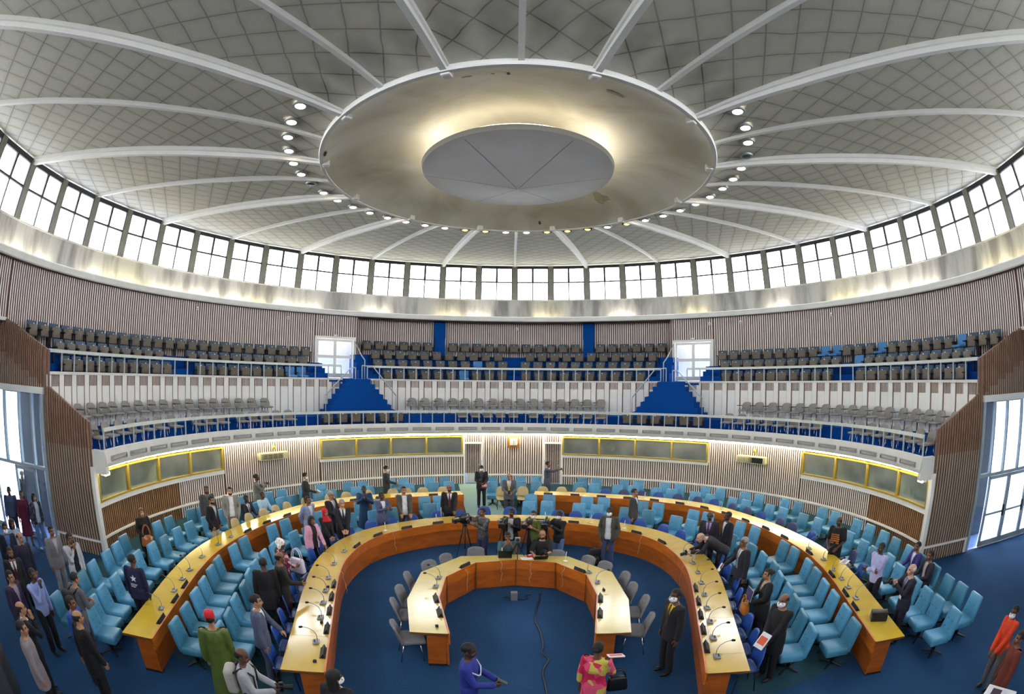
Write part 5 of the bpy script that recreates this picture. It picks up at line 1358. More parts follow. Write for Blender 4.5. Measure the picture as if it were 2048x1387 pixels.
def shellgrid(m, fn, nu, nv, th):
    """closed thin shell; fn(u,v)->(x,y,z) with u,v in 0..1; th = thickness vector function"""
    i = len(m.v)
    for s in (0, 1):
        for a in range(nv+1):
            for b in range(nu+1):
                p = Vector(fn(b/nu, a/nv)); m.v.append(tuple(p+Vector(th)*s))
    N = (nu+1)*(nv+1); ix = lambda s, a, b: i+s*N+a*(nu+1)+b
    for a in range(nv):
        for b in range(nu):
            m.face((ix(0, a, b), ix(0, a, b+1), ix(0, a+1, b+1), ix(0, a+1, b)))
            m.face((ix(1, a, b), ix(1, a+1, b), ix(1, a+1, b+1), ix(1, a, b+1)))
    for a in range(nv):
        m.face((ix(0, a, 0), ix(0, a+1, 0), ix(1, a+1, 0), ix(1, a, 0))); m.face((ix(0, a, nu), ix(1, a, nu), ix(1, a+1, nu), ix(0, a+1, nu)))
    for b in range(nu):
        m.face((ix(0, 0, b), ix(1, 0, b), ix(1, 0, b+1), ix(0, 0, b+1))); m.face((ix(0, nv, b), ix(0, nv, b+1), ix(1, nv, b+1), ix(1, nv, b)))
def proto_shell(pl):
    t = thing('plastic_chair', None, 'chair')
    def back(u, v):
        e = 1-.28*max(0, (v-.55)/.45)**2
        x = (u-.5)*.46*e; return (x, .17+.1*v-.06*(2*u-1)**2*-1-.05, .46+.34*v+.012*(1-(2*u-1)**2)*v)
    m = MB(); shellgrid(m, lambda u, v: ((u-.5)*.46*(1-.25*max(0, (v-.5)/.5)**2), .2+.09*v-.055*(2*u-1)**2, .50+.38*v-.05*v*(2*u-1)**4), 10, 6, (0, .014, 0)); m.build('backrest', pl, t, True)
    m = MB(); shellgrid(m, lambda u, v: ((u-.5)*.44*(1-.1*v), .2-.42*v, .45+.02*(2*u-1)**2-.03*max(0, v-.75)*4*.5+.03*(1-v)**6), 10, 8, (0, 0, -.014)); m.build('seat', pl, t, True)
    for sx in (-1, 1):
        for y0, y1 in ((-.14, -.2), (.16, .22)):
            m = MB(); m.tube([(sx*.16, y0, .44), (sx*.2, y1, .0)], .011, 6); m.build('leg', M_dark, t, True)
    return t
def proto_grey():
    t = thing('upholstered_chair', None, 'chair')
    m = MB(); shellgrid(m, lambda u, v: ((u-.5)*(.52-.08*v), .19+.13*v-.08*(2*u-1)**2*(1-.3*v), .42+.40*v-.05*v*(2*u-1)**4), 10, 8, (0, .045, 0)); m.build('backrest', M_gup, t, True)
    m = MB(); m.rbox((0, -.04, .42), (.5, .48, .085), .035, 3, fn=lambda c: (c.x, c.y, c.z+.03*(c.x/.25)**2)); m.build('seat', M_gup, t, True)
    for sx in (-1, 1):
        for y0, y1 in ((-.16, -.22), (.14, .22)):
            m = MB(); m.tube([(sx*.17, y0, .4), (sx*.23, y1, 0)], .011, 6); m.build('leg', M_chrome, t, True)
    return t
def proto_tip(kind):
    t = thing('tip_up_seat', None, 'seat')
    col = M_sky if kind == 'blue' else M_slate
    m = MB(); m.rbox((0, .12, .56), (.5, .06, .46), .025, 2, M=Matrix.Rotation(-R(9), 4, 'X')); m.build('backrest', col, t, True)
    if kind == 'blue':
        m = MB(); m.rbox((0, -.13, .36), (.47, .42, .09), .035, 2); m.build('seat', M_sky, t, True)
    else:
        m = MB(); m.rbox((0, .0, .49), (.47, .075, .37), .03, 2, M=Matrix.Rotation(-R(6), 4, 'X'), fn=lambda c: (c.x*(1-.06*(c.z < 0)), c.y-.02*(1-(c.x/.235)**2), c.z)); m.build('seat', M_brownshell, t, True)
        m = MB(); m.rbox((0, -.03, .69), (.06, .02, .03), .006, 1); m.build('number_tag', M_tagw, t)
    for sx in (-1, 1):
        m = MB(); m.rbox((sx*.275, -.02, .52), (.05, .3, .045), .015, 1); m.rbox((sx*.275, .08, .26), (.035, .1, .5), .01, 1); m.build('armrest', M_black, t)
    return t
def proto_tablet(side=-1):
    t = thing('tablet_arm_chair', None, 'chair')
    m = MB(); shellgrid(m, lambda u, v: ((u-.5)*(.46-.1*abs(v-.45)**2*2), .15+.1*v-.06*(2*u-1)**2, .43+.37*v-.06*v*(2*u-1)**4), 10, 8, (0, .03, 0)); m.build('backrest', M_gtab, t, True)
    m = MB(); m.rbox((0, -.06, .42), (.46, .44, .06), .025, 2, fn=lambda c: (c.x, c.y, c.z+.02*(c.x/.23)**2)); m.build('seat', M_gtab, t, True)
    m = MB(); m.rbox((side*.22, -.1, .66), (.2, .3, .02), .008, 1); q = m.build('tablet', M_dark, t)
    m = MB(); m.tube([(side*.27, .05, .40), (side*.27, -.02, .65)], .014, 6); m.build('tablet_post', M_chrome, q, True)
    for sx in (-1, 1):
        for y in (-.2, .16):
            m = MB(); m.tube([(sx*.17, y*.8, .4), (sx*.2, y, 0)], .012, 6); m.build('leg', M_chrome, t, True)
    return t
PROTO = {}
def inst(key, make, loc, rz, label, group):
    if key not in PROTO: o = PROTO[key] = make()
    else: o = copy_tree(PROTO[key])
    o.location = loc; o.rotation_euler = (0, 0, rz); o['label'] = label; o['group'] = group
    return o
def nearest(P, x, y):
    p = Vector((x, y, 0)); best = None
    for a, b in zip(P, P[1:]):
        d = b-a; t = max(0, min(1, (p-a).dot(d)/max(d.length_squared, 1e-9))); q = a+d*t
        if best is None or (q-p).length < (best-p).length: best = q
    return best
OUTC = OUTL+OUTR[::-1] if OUTR[0].x > OUTR[-1].x else OUTL+OUTR
def facing(x, y, P, blend=None):
    q = nearest(P, x, y); d = Vector((q.x-x, q.y-y, 0)).normalized()
    return d, math.atan2(d.x, -d.y)
def outside(x, y, P, c, gap=.3):
    """backrest top at least gap outside the desk edge, chair turned to the desk"""
    d, a = facing(x, y, P); q = nearest(P, x, y); dist = math.hypot(q.x-x, q.y-y)
    if math.hypot(x-c[0], y-c[1]) < math.hypot(q.x-c[0], q.y-c[1]): d = -d; a += PI; g = gap+dist
    else: g = max(0, gap-dist)
    return (x-d.x*g, y-d.y*g), d, a
def ends(k, n):
    return ('%s from the left end' % nth(k)) if k < (n+1)//2 else ('%s from the right end' % nth(n-1-k))
rnd = random.Random(5)
FOLK = [o for o in bpy.data.objects if o.get('category') == 'person']
STAND = [o for o in FOLK if not o['label'].startswith('seated')]; SEATED = [o for o in FOLK if o['label'].startswith('seated')]
def clear(x, y, gap=.46):
    """keep a padded chair out of the legs of whoever stands beside it"""
    for o in STAND:
        v = Vector((x-o.location.x, y-o.location.y, 0))
        if 1e-6 < v.length < gap: v = v.normalized()*gap; x, y = o.location.x+v.x, o.location.y+v.y
    return x, y
def stepback(x, y, d, gap=.36):
    """people lean on the plastic chairs from behind"""
    for o in STAND:
        v = Vector((o.location.x-x, o.location.y-y, 0))
        if v.length < gap:
            w_ = (v.normalized()*.4-d).normalized()
            while Vector((o.location.x-x, o.location.y-y, 0)).length < gap: o.location.x += w_.x*.02; o.location.y += w_.y*.02
pts = sorted(MS, key=lambda p: math.atan2(p[0], p[1]+2))
for k, (x, y) in enumerate(pts):
    d, rz_ = facing(x, y, MIDC); (x, y), d, rz_ = outside(x, y, MIDC, (0, -1.8))
    stepback(x+d.x*.25, y+d.y*.25, d)
    inst('blue', lambda: proto_shell(M_blue), (x+d.x*.25, y+d.y*.25, 0), rz_+rnd.uniform(-.15, .15), 'blue plastic chair tucked at the middle desk, %s' % ends(k, len(pts)), 'plastic chairs at the middle desk')
pts = sorted(OS, key=lambda p: math.atan2(p[0], p[1]+2))
for k, (x, y) in enumerate(pts):
    d, rz_ = facing(x, y, OUTC); (x, y), d, rz_ = outside(x, y, OUTC, (0, -1.2))
    kind = 'beige' if x < 3.3 else ('navy' if k % 3 else 'blue')
    stepback(x+d.x*.25, y+d.y*.25, d)
    word = {'beige': 'beige', 'navy': 'dark violet-blue', 'blue': 'blue'}[kind]
    inst(kind, lambda: proto_shell({'beige': M_beige, 'navy': M_navy, 'blue': M_blue}[kind]), (x+d.x*.25, y+d.y*.25, 0), rz_+rnd.uniform(-.12, .12), '%s plastic chair tucked at the outer desk, %s' % (word, ends(k, len(pts))), 'plastic chairs at the outer desk')
for key, pts, P, text, group in (
        ('OB', OB, OUTC, 'light blue padded chair against the slatted wall, %s', 'padded chairs along the wall'),
        ('OF', OF, OUTC, 'light blue padded chair in second row from the wall, %s', 'padded chairs in the second row'),
        ('IB', IB, MIDC, 'light blue padded chair backing onto the outer desk front, %s', 'padded chairs before the outer desk'),
        ('IF', IF, MIDC, 'light blue padded chair in row behind the blue shell chairs, %s', 'padded chairs behind the middle desk')):
    pts = sorted(pts, key=lambda p: math.atan2(p[0], p[1]+2))
    for k, (x, y) in enumerate(pts):
        d, rz_ = facing(x, y, P)
        v = 'b' if rnd.random() < .3 else 'a'
        cx, cy_ = clear(x+d.x*.32, y+d.y*.32)
        inst('conf'+v, lambda: proto_conf(M_lblue if v == 'a' else M_lblue2), (cx, cy_, 0), rz_+rnd.uniform(-.05, .05), text % ends(k, len(pts)), group)
pts = sorted(GS, key=lambda p: math.atan2(p[0], p[1]+2.4))
for k, (x, y) in enumerate(pts):
    (x, y), d, rz_ = outside(x, y, IN_O, (0, -2.5))
    inst('grey', proto_grey, (x+d.x*.3, y+d.y*.3, 0), rz_+rnd.uniform(-.1, .1), 'grey upholstered chair at the small faceted desk, %s' % ends(k, len(pts)), 'grey chairs in the pit')

# people who sit take the nearest chair
for o in SEATED:
    ch = min((q for q in bpy.data.objects if q.name.split('.')[0] in ('conference_chair', 'upholstered_chair')), key=lambda q: (q.location-o.location).length)
    f = Vector((math.sin(ch.rotation_euler.z), -math.cos(ch.rotation_euler.z), 0))
    o.location = ch.location-f*.02; o.rotation_euler.z = ch.rotation_euler.z
# ------------------------------------------------------------------ gallery seats
def row(make, r, z, azs, text, group, blues=(), key='tip'):
    azs = list(azs); n = len(azs)
    for k, a in enumerate(azs):
        kd = 'blue' if k in blues else key
        w = 'bright blue lowered' if k in blues else ('grey' if key == 'tab' else 'brown tipped-up')
        c = ('%s from the aisle' % nth(k))
        inst(kd+'seat', (lambda: proto_tip('blue')) if k in blues else make, pol(r, a, z), -R(a), text % (w, c), group)
tip = lambda: proto_tip('brown')
# back edges sit about .12 behind the seat origin
S1 = lambda a0, st, n, gap=None: [a0+st*k for k in range(n) if not (gap and gap[0] <= k < gap[1])]
for s, nm in ((-1, 'left'), (1, 'right')):
    L_ = s < 0
    g = 'seats of the %s upper gallery' % nm
    row(tip, 15.25, 5.82, [s*a for a in S1(43.6, 2.4, 25)], '%s seat, top row of the '+nm+' upper gallery, %s', g, () if L_ else (9, 10, 14, 21))
    row(tip, 14.5, 5.30, [s*a for a in S1(45.2, 2.4, 23, (11, 13) if L_ else (11, 12))], '%s seat, middle row of the '+nm+' upper gallery, %s', g, () if L_ else (11,))
    row(tip, 13.97, 4.78, [s*a for a in S1(46.2, 2.48, 22, (10, 12))], '%s seat, front row of the '+nm+' upper gallery, %s', g, (0, 1) if L_ else ())
def rowc(r, z, azs, nm, blues=()):
    g = 'seats of the middle upper gallery'
    n = len(azs)
    for k, a in enumerate(azs):
        b = k in blues
        inst('blueseat' if b else 'tipseat', (lambda: proto_tip('blue')) if b else tip, pol(r, a, z), -R(a), '%s seat, %s row of the middle gallery, %s' % ('bright blue lowered' if b else 'brown tipped-up', nm, ends(k, n)), g)
rowc(16.15, 6.35, [2.5*k for k in (-12, -11, -10, -9, -8, -7, -5, -4, -3, -2, -1, 0, 1, 2, 3, 4, 5, 7, 8, 9, 10, 11, 12)], 'top')
sym = lambda c, st, n: [-c-st*k for k in range(n-1, -1, -1)]+[c+st*k for k in range(n)]
rowc(15.42, 5.82, sym(3.3, 2.55, 11), 'third')
rowc(14.68, 5.30, sym(2.4, 2.65, 11), 'second', (8,))
rowc(14.0, 4.78, sym(2.6, 2.75, 10), 'front', (6,))
# lower gallery: grey tablet-arm chairs in two rows, a few tip-up seats by the stairs
tab = lambda: proto_tablet(-1)
row(tab, 12.98, 3.35, [-56.1, -59.1, -62, -65, -67.8, -70.4, -73.4, -76.4, -79.4, -82.2, -85.2, -88.3, -91.3, -93.6, -96.4, -99.4, -102], '%s tablet-arm chair, back row of the left lower gallery, %s', 'tablet chairs of the lower gallery', key='tab')
row(tab, 12.98, 3.35, [52.4, 55.3, 58.3, 61.5, 64.6, 67.6, 70.6, 73.8, 76.8, 79.4, 82.6, 85.4, 88.7, 91.7, 94.8, 97.6, 100.9], '%s tablet-arm chair, back row of the right lower gallery, %s', 'tablet chairs of the lower gallery', key='tab')
row(tab, 11.78, 2.9, [-53.4, -56.3, -59.2, -62.1, -65.1, -70.1, -73.1, -76.1, -82.1, -85.8, -89.1, -92.4, -95.7, -99.1, -102.2], '%s tablet-arm chair, front row of the left lower gallery, %s', 'tablet chairs of the lower gallery', key='tab')
row(tab, 11.78, 2.9, [50.9, 54, 57.3, 60.6, 63.7, 66.9, 69.9, 72.8, 83.2, 86.2, 89.3, 92.5, 95.6, 98.7, 101.9], '%s tablet-arm chair, front row of the right lower gallery, %s', 'tablet chairs of the lower gallery', key='tab')
for r, z, A, nm in ((12.98, 3.35, [-22.8, -19.9, -16.8, -13.7, -10.9, -7.8, -4.7, -1.6, 1.4, 4.4, 7.4, 10.5, 13.6, 16.4, 19.4], 'back'), (11.78, 2.9, [-12.1, -9, -6.1, -3.1, -.1, 4.7, 8.2, 11.2, 14.3, 17.4, 20.6], 'front')):
    for k, a in enumerate(A):
        inst('tabseat', tab, pol(r, a, z), -R(a), 'grey tablet-arm chair, %s row of the middle lower gallery, %s' % (nm, ends(k, len(A))), 'tablet chairs of the lower gallery')
for A, nm in (([-27.4, -30.7, -34.1, -37.6, -40.8, -44.3], 'left'), ([27, 30.4, 33.6, 36.9, 40.6, 43.9], 'right')):
    for k, a in enumerate(A):
        inst('tipseat', tip, pol(11.72, a, 2.82), -R(a), 'brown tipped-up seat in front of the %s carpet stairs, %s from the middle' % (nm, nth(k)), 'tip-up seats of the lower gallery')

# ------------------------------------------------------------------ microphones and name plates on the desks
M_mic = mat('microphone_grey', '#8d8f93', .4, .3, var=.08)
def proto_mic():
    t = thing('desk_microphone', None, 'microphone')
    m = MB(); m.rbox((0, 0, .022), (.17, .12, .044), .015, 2, fn=lambda c: (c.x, c.y, c.z-(.015 if c.y < 0 and c.z > 0 else 0))); b = m.build('base', M_mic, t, 30)
    m = MB(); m.box((0, -.02, .043), (.09, .03, .006)); m.build('button_panel', M_dark, b)
    m = MB(); m.tube([(0, .03, .03), (0, .03, .16), (0, -.01, .25), (0, -.1, .31), (0, -.2, .33)], [.008, .007, .006, .006, .006], 6); m.build('gooseneck', M_mic, t, True)
    m = MB(); m.tube([(0, -.19, .33), (0, -.205, .332), (0, -.25, .325), (0, -.26, .324)], [.012, .022, .022, .012], 8); m.build('microphone_head', M_dark, t, True)
    return t
def proto_plate():
    t = thing('name_plate', None, 'name plate')
    m = MB(); m.loft([[(x, -.045, .0), (x, .045, 0), (x, .02, .085), (x, .008, .085)] for x in (-.17, .17)]); m.build('plate', M_black, t)
    m = MB(); m.rbox((0, 0, .004), (.37, .11, .008), .003, 1); m.build('base', M_dark, t)
    return t
def proto_knob():
    t = thing('desk_socket', None, 'socket')
    m = MB(); m.rbox((0, 0, .02), (.07, .06, .04), .012, 2); m.build('box', M_dark, t, True)
    m = MB(); m.tube([(.0, 0, .035), (.03, .01, .06)], .012, 6); m.build('plug', M_black, t, True)
    return t
def proto_slim():
    t = thing('slim_microphone', None, 'microphone')
    m = MB(); m.rbox((0, 0, .01), (.1, .08, .02), .006, 1); m.build('base', M_white, t)
    m = MB(); m.tube([(0, 0, .015), (0, -.01, .14), (0, -.03, .26)], .009, 6); m.build('stem', M_white, t, True)
    return t
PR = dict(mic=proto_mic, plate=proto_plate, knob=proto_knob, slim=proto_slim)
WORD = dict(mic='grey gooseneck microphone', plate='black wedge name plate', knob='small black desk socket', slim='slim white microphone')
def along(I, plan, dname, inset=.14):
    """plan: list of (metres from the left end, kind)"""
    d = [0]
    for a, b in zip(I, I[1:]): d.append(d[-1]+(b-a).length)
    per = {}
    for s, kind in sorted(plan):
        if s > d[-1]: continue
        j = next(k for k in range(len(d)-1) if d[k+1] >= s)
        p = I[j].lerp(I[j+1], (s-d[j])/(d[j+1]-d[j])); t = (I[j+1]-I[j]).normalized(); out = Vector((-t.y, t.x, 0))
        per.setdefault(kind, []).append((p, out))
    for kind, lst in per.items():
        for k, (p, out) in enumerate(lst):
            off = {'mic': inset+.1, 'plate': .085, 'knob': .2, 'slim': .26}[kind]
            q = p+out*off
            inst(kind, PR[kind], (q.x, q.y, .7608), math.atan2(out.x, -out.y)+(rnd.uniform(-.35, .35) if kind == 'mic' else 0), '%s on the %s, %s' % (WORD[kind], dname, ends(k, len(lst))), '%ss on the %s' % (WORD[kind], dname))
def length(P): return sum((b-a).length for a, b in zip(P, P[1:]))
Lm = length(MIDI); plan = []
for s in (.95, 1.9, 2.55, 3.15, 3.85, 4.7, 5.6): plan += [(s, 'mic')]
for s in (.6, 1.45, 2.2, 2.85, 3.5): plan += [(s, 'plate')]
for s in (.3, 1.7, 3.35): plan += [(s, 'knob')]
for s in (.5, 1.15, 1.8, 2.4, 3.05, 3.7, 4.3, 4.9, 5.6): plan += [(Lm-s, 'mic')]
for s in (.82, 1.48, 2.1, 2.72, 3.4): plan += [(Lm-s, 'plate')]
s = 6.1
while s < Lm-6: plan.append((s, 'plate')); s += 1.06
for s in (7.2, 8.9, 12.2, 13.6, 14.7): plan.append((s+.4, 'slim'))
along(MIDI, plan, 'middle desk')
Lo = length(OUTLI); plan = []
for s in (1.2, 2.1, 2.75, 3.3, 4.2, 5.2, 5.9): plan.append((s, 'mic'))
for s in (.75, 1.7, 2.45): plan.append((s, 'plate'))
s = 6.6
while s < Lo-.5: plan.append((s, 'plate')); s += 1.02
along(OUTLI, plan, 'left outer desk')
Lo = length(OUTRI); plan = []
for s in (1.9, 2.5, 3.0, 3.6, 4.3, 5.2): plan.append((Lo-s, 'mic'))
for s in (1.5, 2.2, 3.3, 4.9): plan.append((Lo-s, 'plate'))
s = .55
while s < Lo-6.2: plan.append((s, 'plate')); s += 1.02
for s in (4.2, 5.9, 7.3): plan.append((s, 'slim'))
along(OUTRI, plan, 'right outer desk')
INI = IN_I; Ln = length(INI)
along(INI, [(.3, 'knob'), (.85, 'plate'), (1.5, 'plate'), (2.1, 'mic'), (2.6, 'mic'), (3.5, 'plate'), (6.6, 'plate'), (Ln-2.9, 'mic'), (Ln-2.35, 'mic'), (Ln-1.9, 'knob'), (Ln-1.5, 'plate'), (Ln-.8, 'plate'), (4.55, 'slim'), (5.9, 'slim')], 'small pit desk', .06)
# ------------------------------------------------------------------ things people hold, cameras on tripods, bags, papers
def byl(s): return next(o for o in bpy.data.objects if o.get('label', '').startswith(s))
def near(label, off, rz=0.):
    """a point in front of a person: off in body space"""
    o = byl(label); M = Matrix.Translation(o.location) @ Matrix.Rotation(o.rotation_euler.z, 4, 'Z')
    return tuple(M @ Vector(off)), o.rotation_euler.z+rz
def phone(label, who, off, tilt=75):
    p, r = near(who, off); t = thing('phone', label, 'phone', p, r, None); t.rotation_euler = (R(tilt-90), 0, r)
    m = MB(); m.rbox((0, 0, 0), (.078, .010, .158), .004, 2); m.build('body', M_black, t, 30)
    m = MB(); m.box((0, .0055, 0), (.07, .001, .146)); m.build('screen', mat('phone_screen', '#2c3340', .1), t)
phone('black phone held up by the man at the left glass doors', 'man in a dark suit raising', (-.04, -.2, 1.52))
phone('phone raised by the man in grey before the left slatted wall', 'man in a grey suit raising', (0, -.46, 1.44))
phone('phone held up by the man in the dark teal tunic', 'man in a dark teal tunic', (0, -.46, 1.44))
phone('phone in the hands of the man with the yellow tie', 'man in a grey jacket and yellow', (0, -.44, 1.14), 40)
phone('phone pointed right by the man at the back door', 'man in a slate suit pointing', (-.02, -.62, 1.46))
phone('phone in the hands of the man in the blue tracksuit', 'man in a blue tracksuit', (0, -.45, 1.12), 30)
phone('phone held to the balding man in black, bottom left', 'balding man in black holding', (-.04, -.2, 1.52))
phone('phone lifted by the man in the light blue shirt, left crowd', 'man in a light blue shirt', (-.04, -.2, 1.52))
def sheet(name, label, cat, loc, d, rz, cols, tilt=0, roll=0):
    t = thing(name, label, cat, loc, rz); t.rotation_euler = (R(tilt), R(roll), rz)
    m = MB(); m.rbox((0, 0, 0), d, .002, 1); m.build('cover', mat('cover_'+cols[0].strip('#'), cols[0], .5), t)
    if len(cols) > 1:
        m = MB(); m.box((0, -.0, d[2]/2+.0012), (d[0]*.8, d[1]*.5, .002)); m.build('print', mat('cover_'+cols[1].strip('#'), cols[1], .5), t)
    if len(cols) > 2:
        m = MB(); m.box((.0, 0, -d[2]/2-.006), (d[0]*.97, d[1]*.97, .012)); m.build('pages', mat('paper_pages', '#e9e6df', .7, var=.05), t)
p, r = near('tall man with glasses', (.12, -.36, 1.16)); sheet('folder', 'black folder carried by the tall man with glasses', 'folder', p, (.24, .32, .012), r, ('#16171c', '#1f2026', 1), 65)
p, r = near('woman in a black suit', (.0, -.34, 1.2)); sheet('folder', 'dark blue folder with white papers held by woman in black suit', 'folder', p, (.30, .24, .014), r, ('#2c2c66', '#34346f', 1), 80)
p, r = near('bald masked man', (.03, -.36, 1.0)); sheet('brochure', 'orange and white brochures in the hands of the bald masked man', 'brochure', p, (.22, .3, .01), r, ('#d8dadf', '#d8502c', 1), 50)
p, r = near('woman in a pink and red', (-.16, -.45, 1.2)); sheet('magazine', 'white and red magazine held by the woman in the flowered dress', 'magazine', p, (.24, .31, .008), r+.4, ('#ecebea', '#c92a3a', 1), 25)
p, r = near('man in a black suit and white mask', (.12, -.36, 1.02)); sheet('folder', 'red folder held by the masked man with a camera', 'folder', p, (.24, .2, .012), r, ('#b8241c', '#d8d0cc', 1), 80)
p, r = near('bearded man in a black suit', (-.28, -.1, .86)); sheet('document', 'white papers in the hand of the bearded man in black', 'papers', p, (.02, .2, .28), r, ('#e6e6e6',), 10)
p, r = near('man in a dark suit and white mask by', (-.16, -.46, 1.14)); sheet('document', 'small white paper held by masked man at the left wall', 'papers', p, (.1, .16, .004), r, ('#eeeeee',), 30)
p, r = near('grey-haired man', (-.18, -.44, 1.06)); sheet('document', 'folded white papers held by the grey-haired man', 'papers', p, (.12, .2, .01), r, ('#dcdce2',), 60)
sheet('magazine', 'printed magazine lying on the right outer desk', 'magazine', (8.0, -3.0, .768), (.3, .22, .008), .5, ('#cfcbd2', '#8c7f94', 1))
def bag(name, label, loc, rz, d, col, handle=.2, extra=None):
    t = thing(name, label, 'bag', loc, rz)
    m = MB(); m.rbox((0, 0, 0), d, min(d)*.3, 3, fn=lambda c: (c.x*(1-.12*(c.z > 0)), c.y*(1-.3*(c.z > 0)), c.z)); m.build('body', mat('bag_'+col.strip('#'), col, .45, var=.12), t, True)
    m = MB()
    for sy in (-1, 1): m.tube([(d[0]*.34*math.cos(a), sy*d[1]*.2, d[2]*.46+handle*math.sin(a)) for a in [PI*k/10 for k in range(11)]], .011, 6)
    m.build('handle', mat('bag_'+col.strip('#'), col, .45), t, True)
p, r = near('woman in black with long', (-.02, -.2, .82)); bag('shoulder_bag', 'orange leather shoulder bag of the woman in black', p, r, (.36, .15, .3), '#b8622c', .3)
p, r = near('woman in a white headwrap', (.05, -.42, .92)); bag('tote_bag', 'large white tote bag of the woman in the headwrap', p, r+.3, (.42, .16, .36), '#d9d3e0', .26)
p, r = near('woman in a pink and red', (-.3, -.15, .88)); bag('handbag', 'black handbag hanging beside the flowered dress', p, r+.5, (.32, .16, .26), '#121114', .15)
p, r = near('woman in a black suit', (-.05, -.36, .9)); bag('shoulder_bag', 'orange-brown paper bag held by the woman in the black suit', p, r, (.3, .14, .32), '#b06a24', .12)
p, r = near('person in a black coat seen', (-.36, -.05, .62)); bag('handbag', 'dark maroon handbag beside the person in the black coat', p, r, (.26, .13, .26), '#3a1420', .14)
t = thing('backpack', 'black backpack on the carpet beside the masked young man', 'bag', (2.28, 1.0, 0), .3)
m = MB(); m.rbox((0, 0, .24), (.5, .36, .48), .12, 4, fn=lambda c: (c.x*(1-.25*(c.z > .1)), c.y*(1-.3*(c.z > .1)), c.z)); b = m.build('body', mat('backpack_black', '#0d0d10', .8, var=.25), t, True)
m = MB(); m.rbox((0, -.19, .18), (.36, .08, .24), .04, 3); m.build('front_pocket', mat('backpack_black', '#0d0d10', .8), t, True)
m = MB(); m.tube([(-.08, .05, .46), (-.05, .05, .53), (.05, .05, .53), (.08, .05, .46)], .014, 6); m.build('carry_handle', M_black, t, True)

def photo_camera(label, loc, rz, tilt=0):
    t = thing('photo_camera', label, 'camera', loc, rz); t.rotation_euler = (R(tilt), 0, rz)
    m = MB(); m.rbox((0, 0, 0), (.15, .065, .1), .015, 2); m.rbox((0, .0, .06), (.06, .06, .04), .012, 2); m.build('body', M_black, t, 30)
    m = MB(); m.lathe([(.01, .0), (.036, 0), (.038, .06), (.042, .13), (.034, .135), (.01, .12)], 18); M = Matrix.Translation((0, -.03, 0)) @ Matrix.Rotation(R(90), 4, 'X')
    m.v = [tuple(M @ Vector(q)) for q in m.v]; m.build('lens', M_dark, t, 30)
    m = MB(); m.tube([(-.075, .01, .03), (-.1, .08, -.1), (0, .12, -.16), (.1, .08, -.1), (.075, .01, .03)], .008, 6); m.build('strap', M_black, t, True)
p, r = near('bald photographer', (0, -.46, 1.13)); photo_camera('black camera with long lens held by the bald photographer', p, r)
p, r = near('man in a black suit and white mask', (-.06, -.42, 1.22)); photo_camera('black camera held by the masked man near the back door', p, r)
p, r = near('white-haired man', (0, -.47, 1.44)); photo_camera('black camera raised by the white-haired man', p, r)
p, r = near('man in a dark suit bent', (0, -.92, .9)); photo_camera('black camera on the desk under the bent man', p, r, 20)
p, r = near('seated bald man', (.05, -.42, .86)); photo_camera('black camera in the hand of the seated bald man', p, r+.4)

def tripod(label, loc, h, spread, rz, col=M_dark):
    t = thing('tripod', label, 'tripod', loc, rz)
    for k in range(3):
        a = R(90+120*k); m = MB(); e = (spread*math.cos(a), spread*math.sin(a))
        m.tube([(.04*math.cos(a), .04*math.sin(a), h-.06), (e[0]*.55, e[1]*.55, h*.46)], .017, 8); m.tube([(e[0]*.5, e[1]*.5, h*.5), (e[0], e[1], .012)], .011, 8); ball(m, (e[0], e[1], .014), .014, 8)
        m.build('leg', col, t, True)
    m = MB(); m.tube([(0, 0, h*.55), (0, 0, h)], .02, 8); m.rbox((0, 0, h-.05), (.11, .11, .07), .02, 2); m.build('centre_column', col, t, 40)
    m = MB(); m.tube([(0, .03, h), (.06, .3, h-.1)], .009, 6); m.build('pan_handle', M_black, t, True)
def videocam(label, loc, rz, s=1.):
    t = thing('video_camera', label, 'video camera', loc, rz)
    m = MB(); m.rbox((0, .02*s, .1*s), (.12*s, .3*s, .15*s), .02*s, 2); b = m.build('body', M_black, t, 30)
    m = MB(); M = Matrix.Rotation(R(90), 4, 'X'); m.lathe([(.01, 0), (.045, 0), (.05, .1), (.062, .16), (.05, .165), (.01, .14)], 18); m.v = [tuple(Matrix.Translation((0, -.12*s, .1*s)) @ M @ (Vector(q)*s)) for q in m.v]; m.build('lens', M_dark, t, 30)
    m = MB(); m.rbox((0, -.28*s, .1*s), (.14*s, .07*s, .11*s), .012, 1); m.build('lens_hood', M_black, t, 30)
    m = MB(); m.tube([(0, -.12*s, .17*s), (0, -.1*s, .235*s), (0, .1*s, .235*s), (0, .13*s, .17*s)], .014*s, 6); m.build('carry_handle', M_black, t, True)
    m = MB(); m.tube([(.07*s, -.3*s, .22*s), (.07*s, .0, .22*s)], .017*s, 8); m.build('microphone', M_dark, t, True)
    m = MB(); m.rbox((-.1*s, -.04*s, .14*s), (.08*s, .1*s, .06*s), .012, 1); m.build('viewfinder', M_grey, b, 30)
    m = MB(); m.rbox((0, .2*s, .1*s), (.1*s, .07*s, .11*s), .01, 1); m.build('battery', M_grey, b, 30)
    m = MB(); m.rbox((0, 0, .012*s), (.09*s, .16*s, .024*s), .006, 1); m.build('base_plate', M_dark, t)
def word(k): return ('leftmost', 'second', 'third', 'rightmost')[k]
for k, (x, y, fr) in enumerate(((-1.36, .86, -60), (-.3, .66, -10), (.36, .6, -18), (.84, .62, -8))):
    d = math.atan2(EYE.x-x, -(EYE.y-y))+R(fr)
    tripod('%s of the four camera tripods behind the pit desk' % word(k), (x, y, 0), 1.3, .34, d)
    videocam('black video camera on the %s tripod behind the pit desk' % word(k), (x, y, 1.3), d, 1.15)
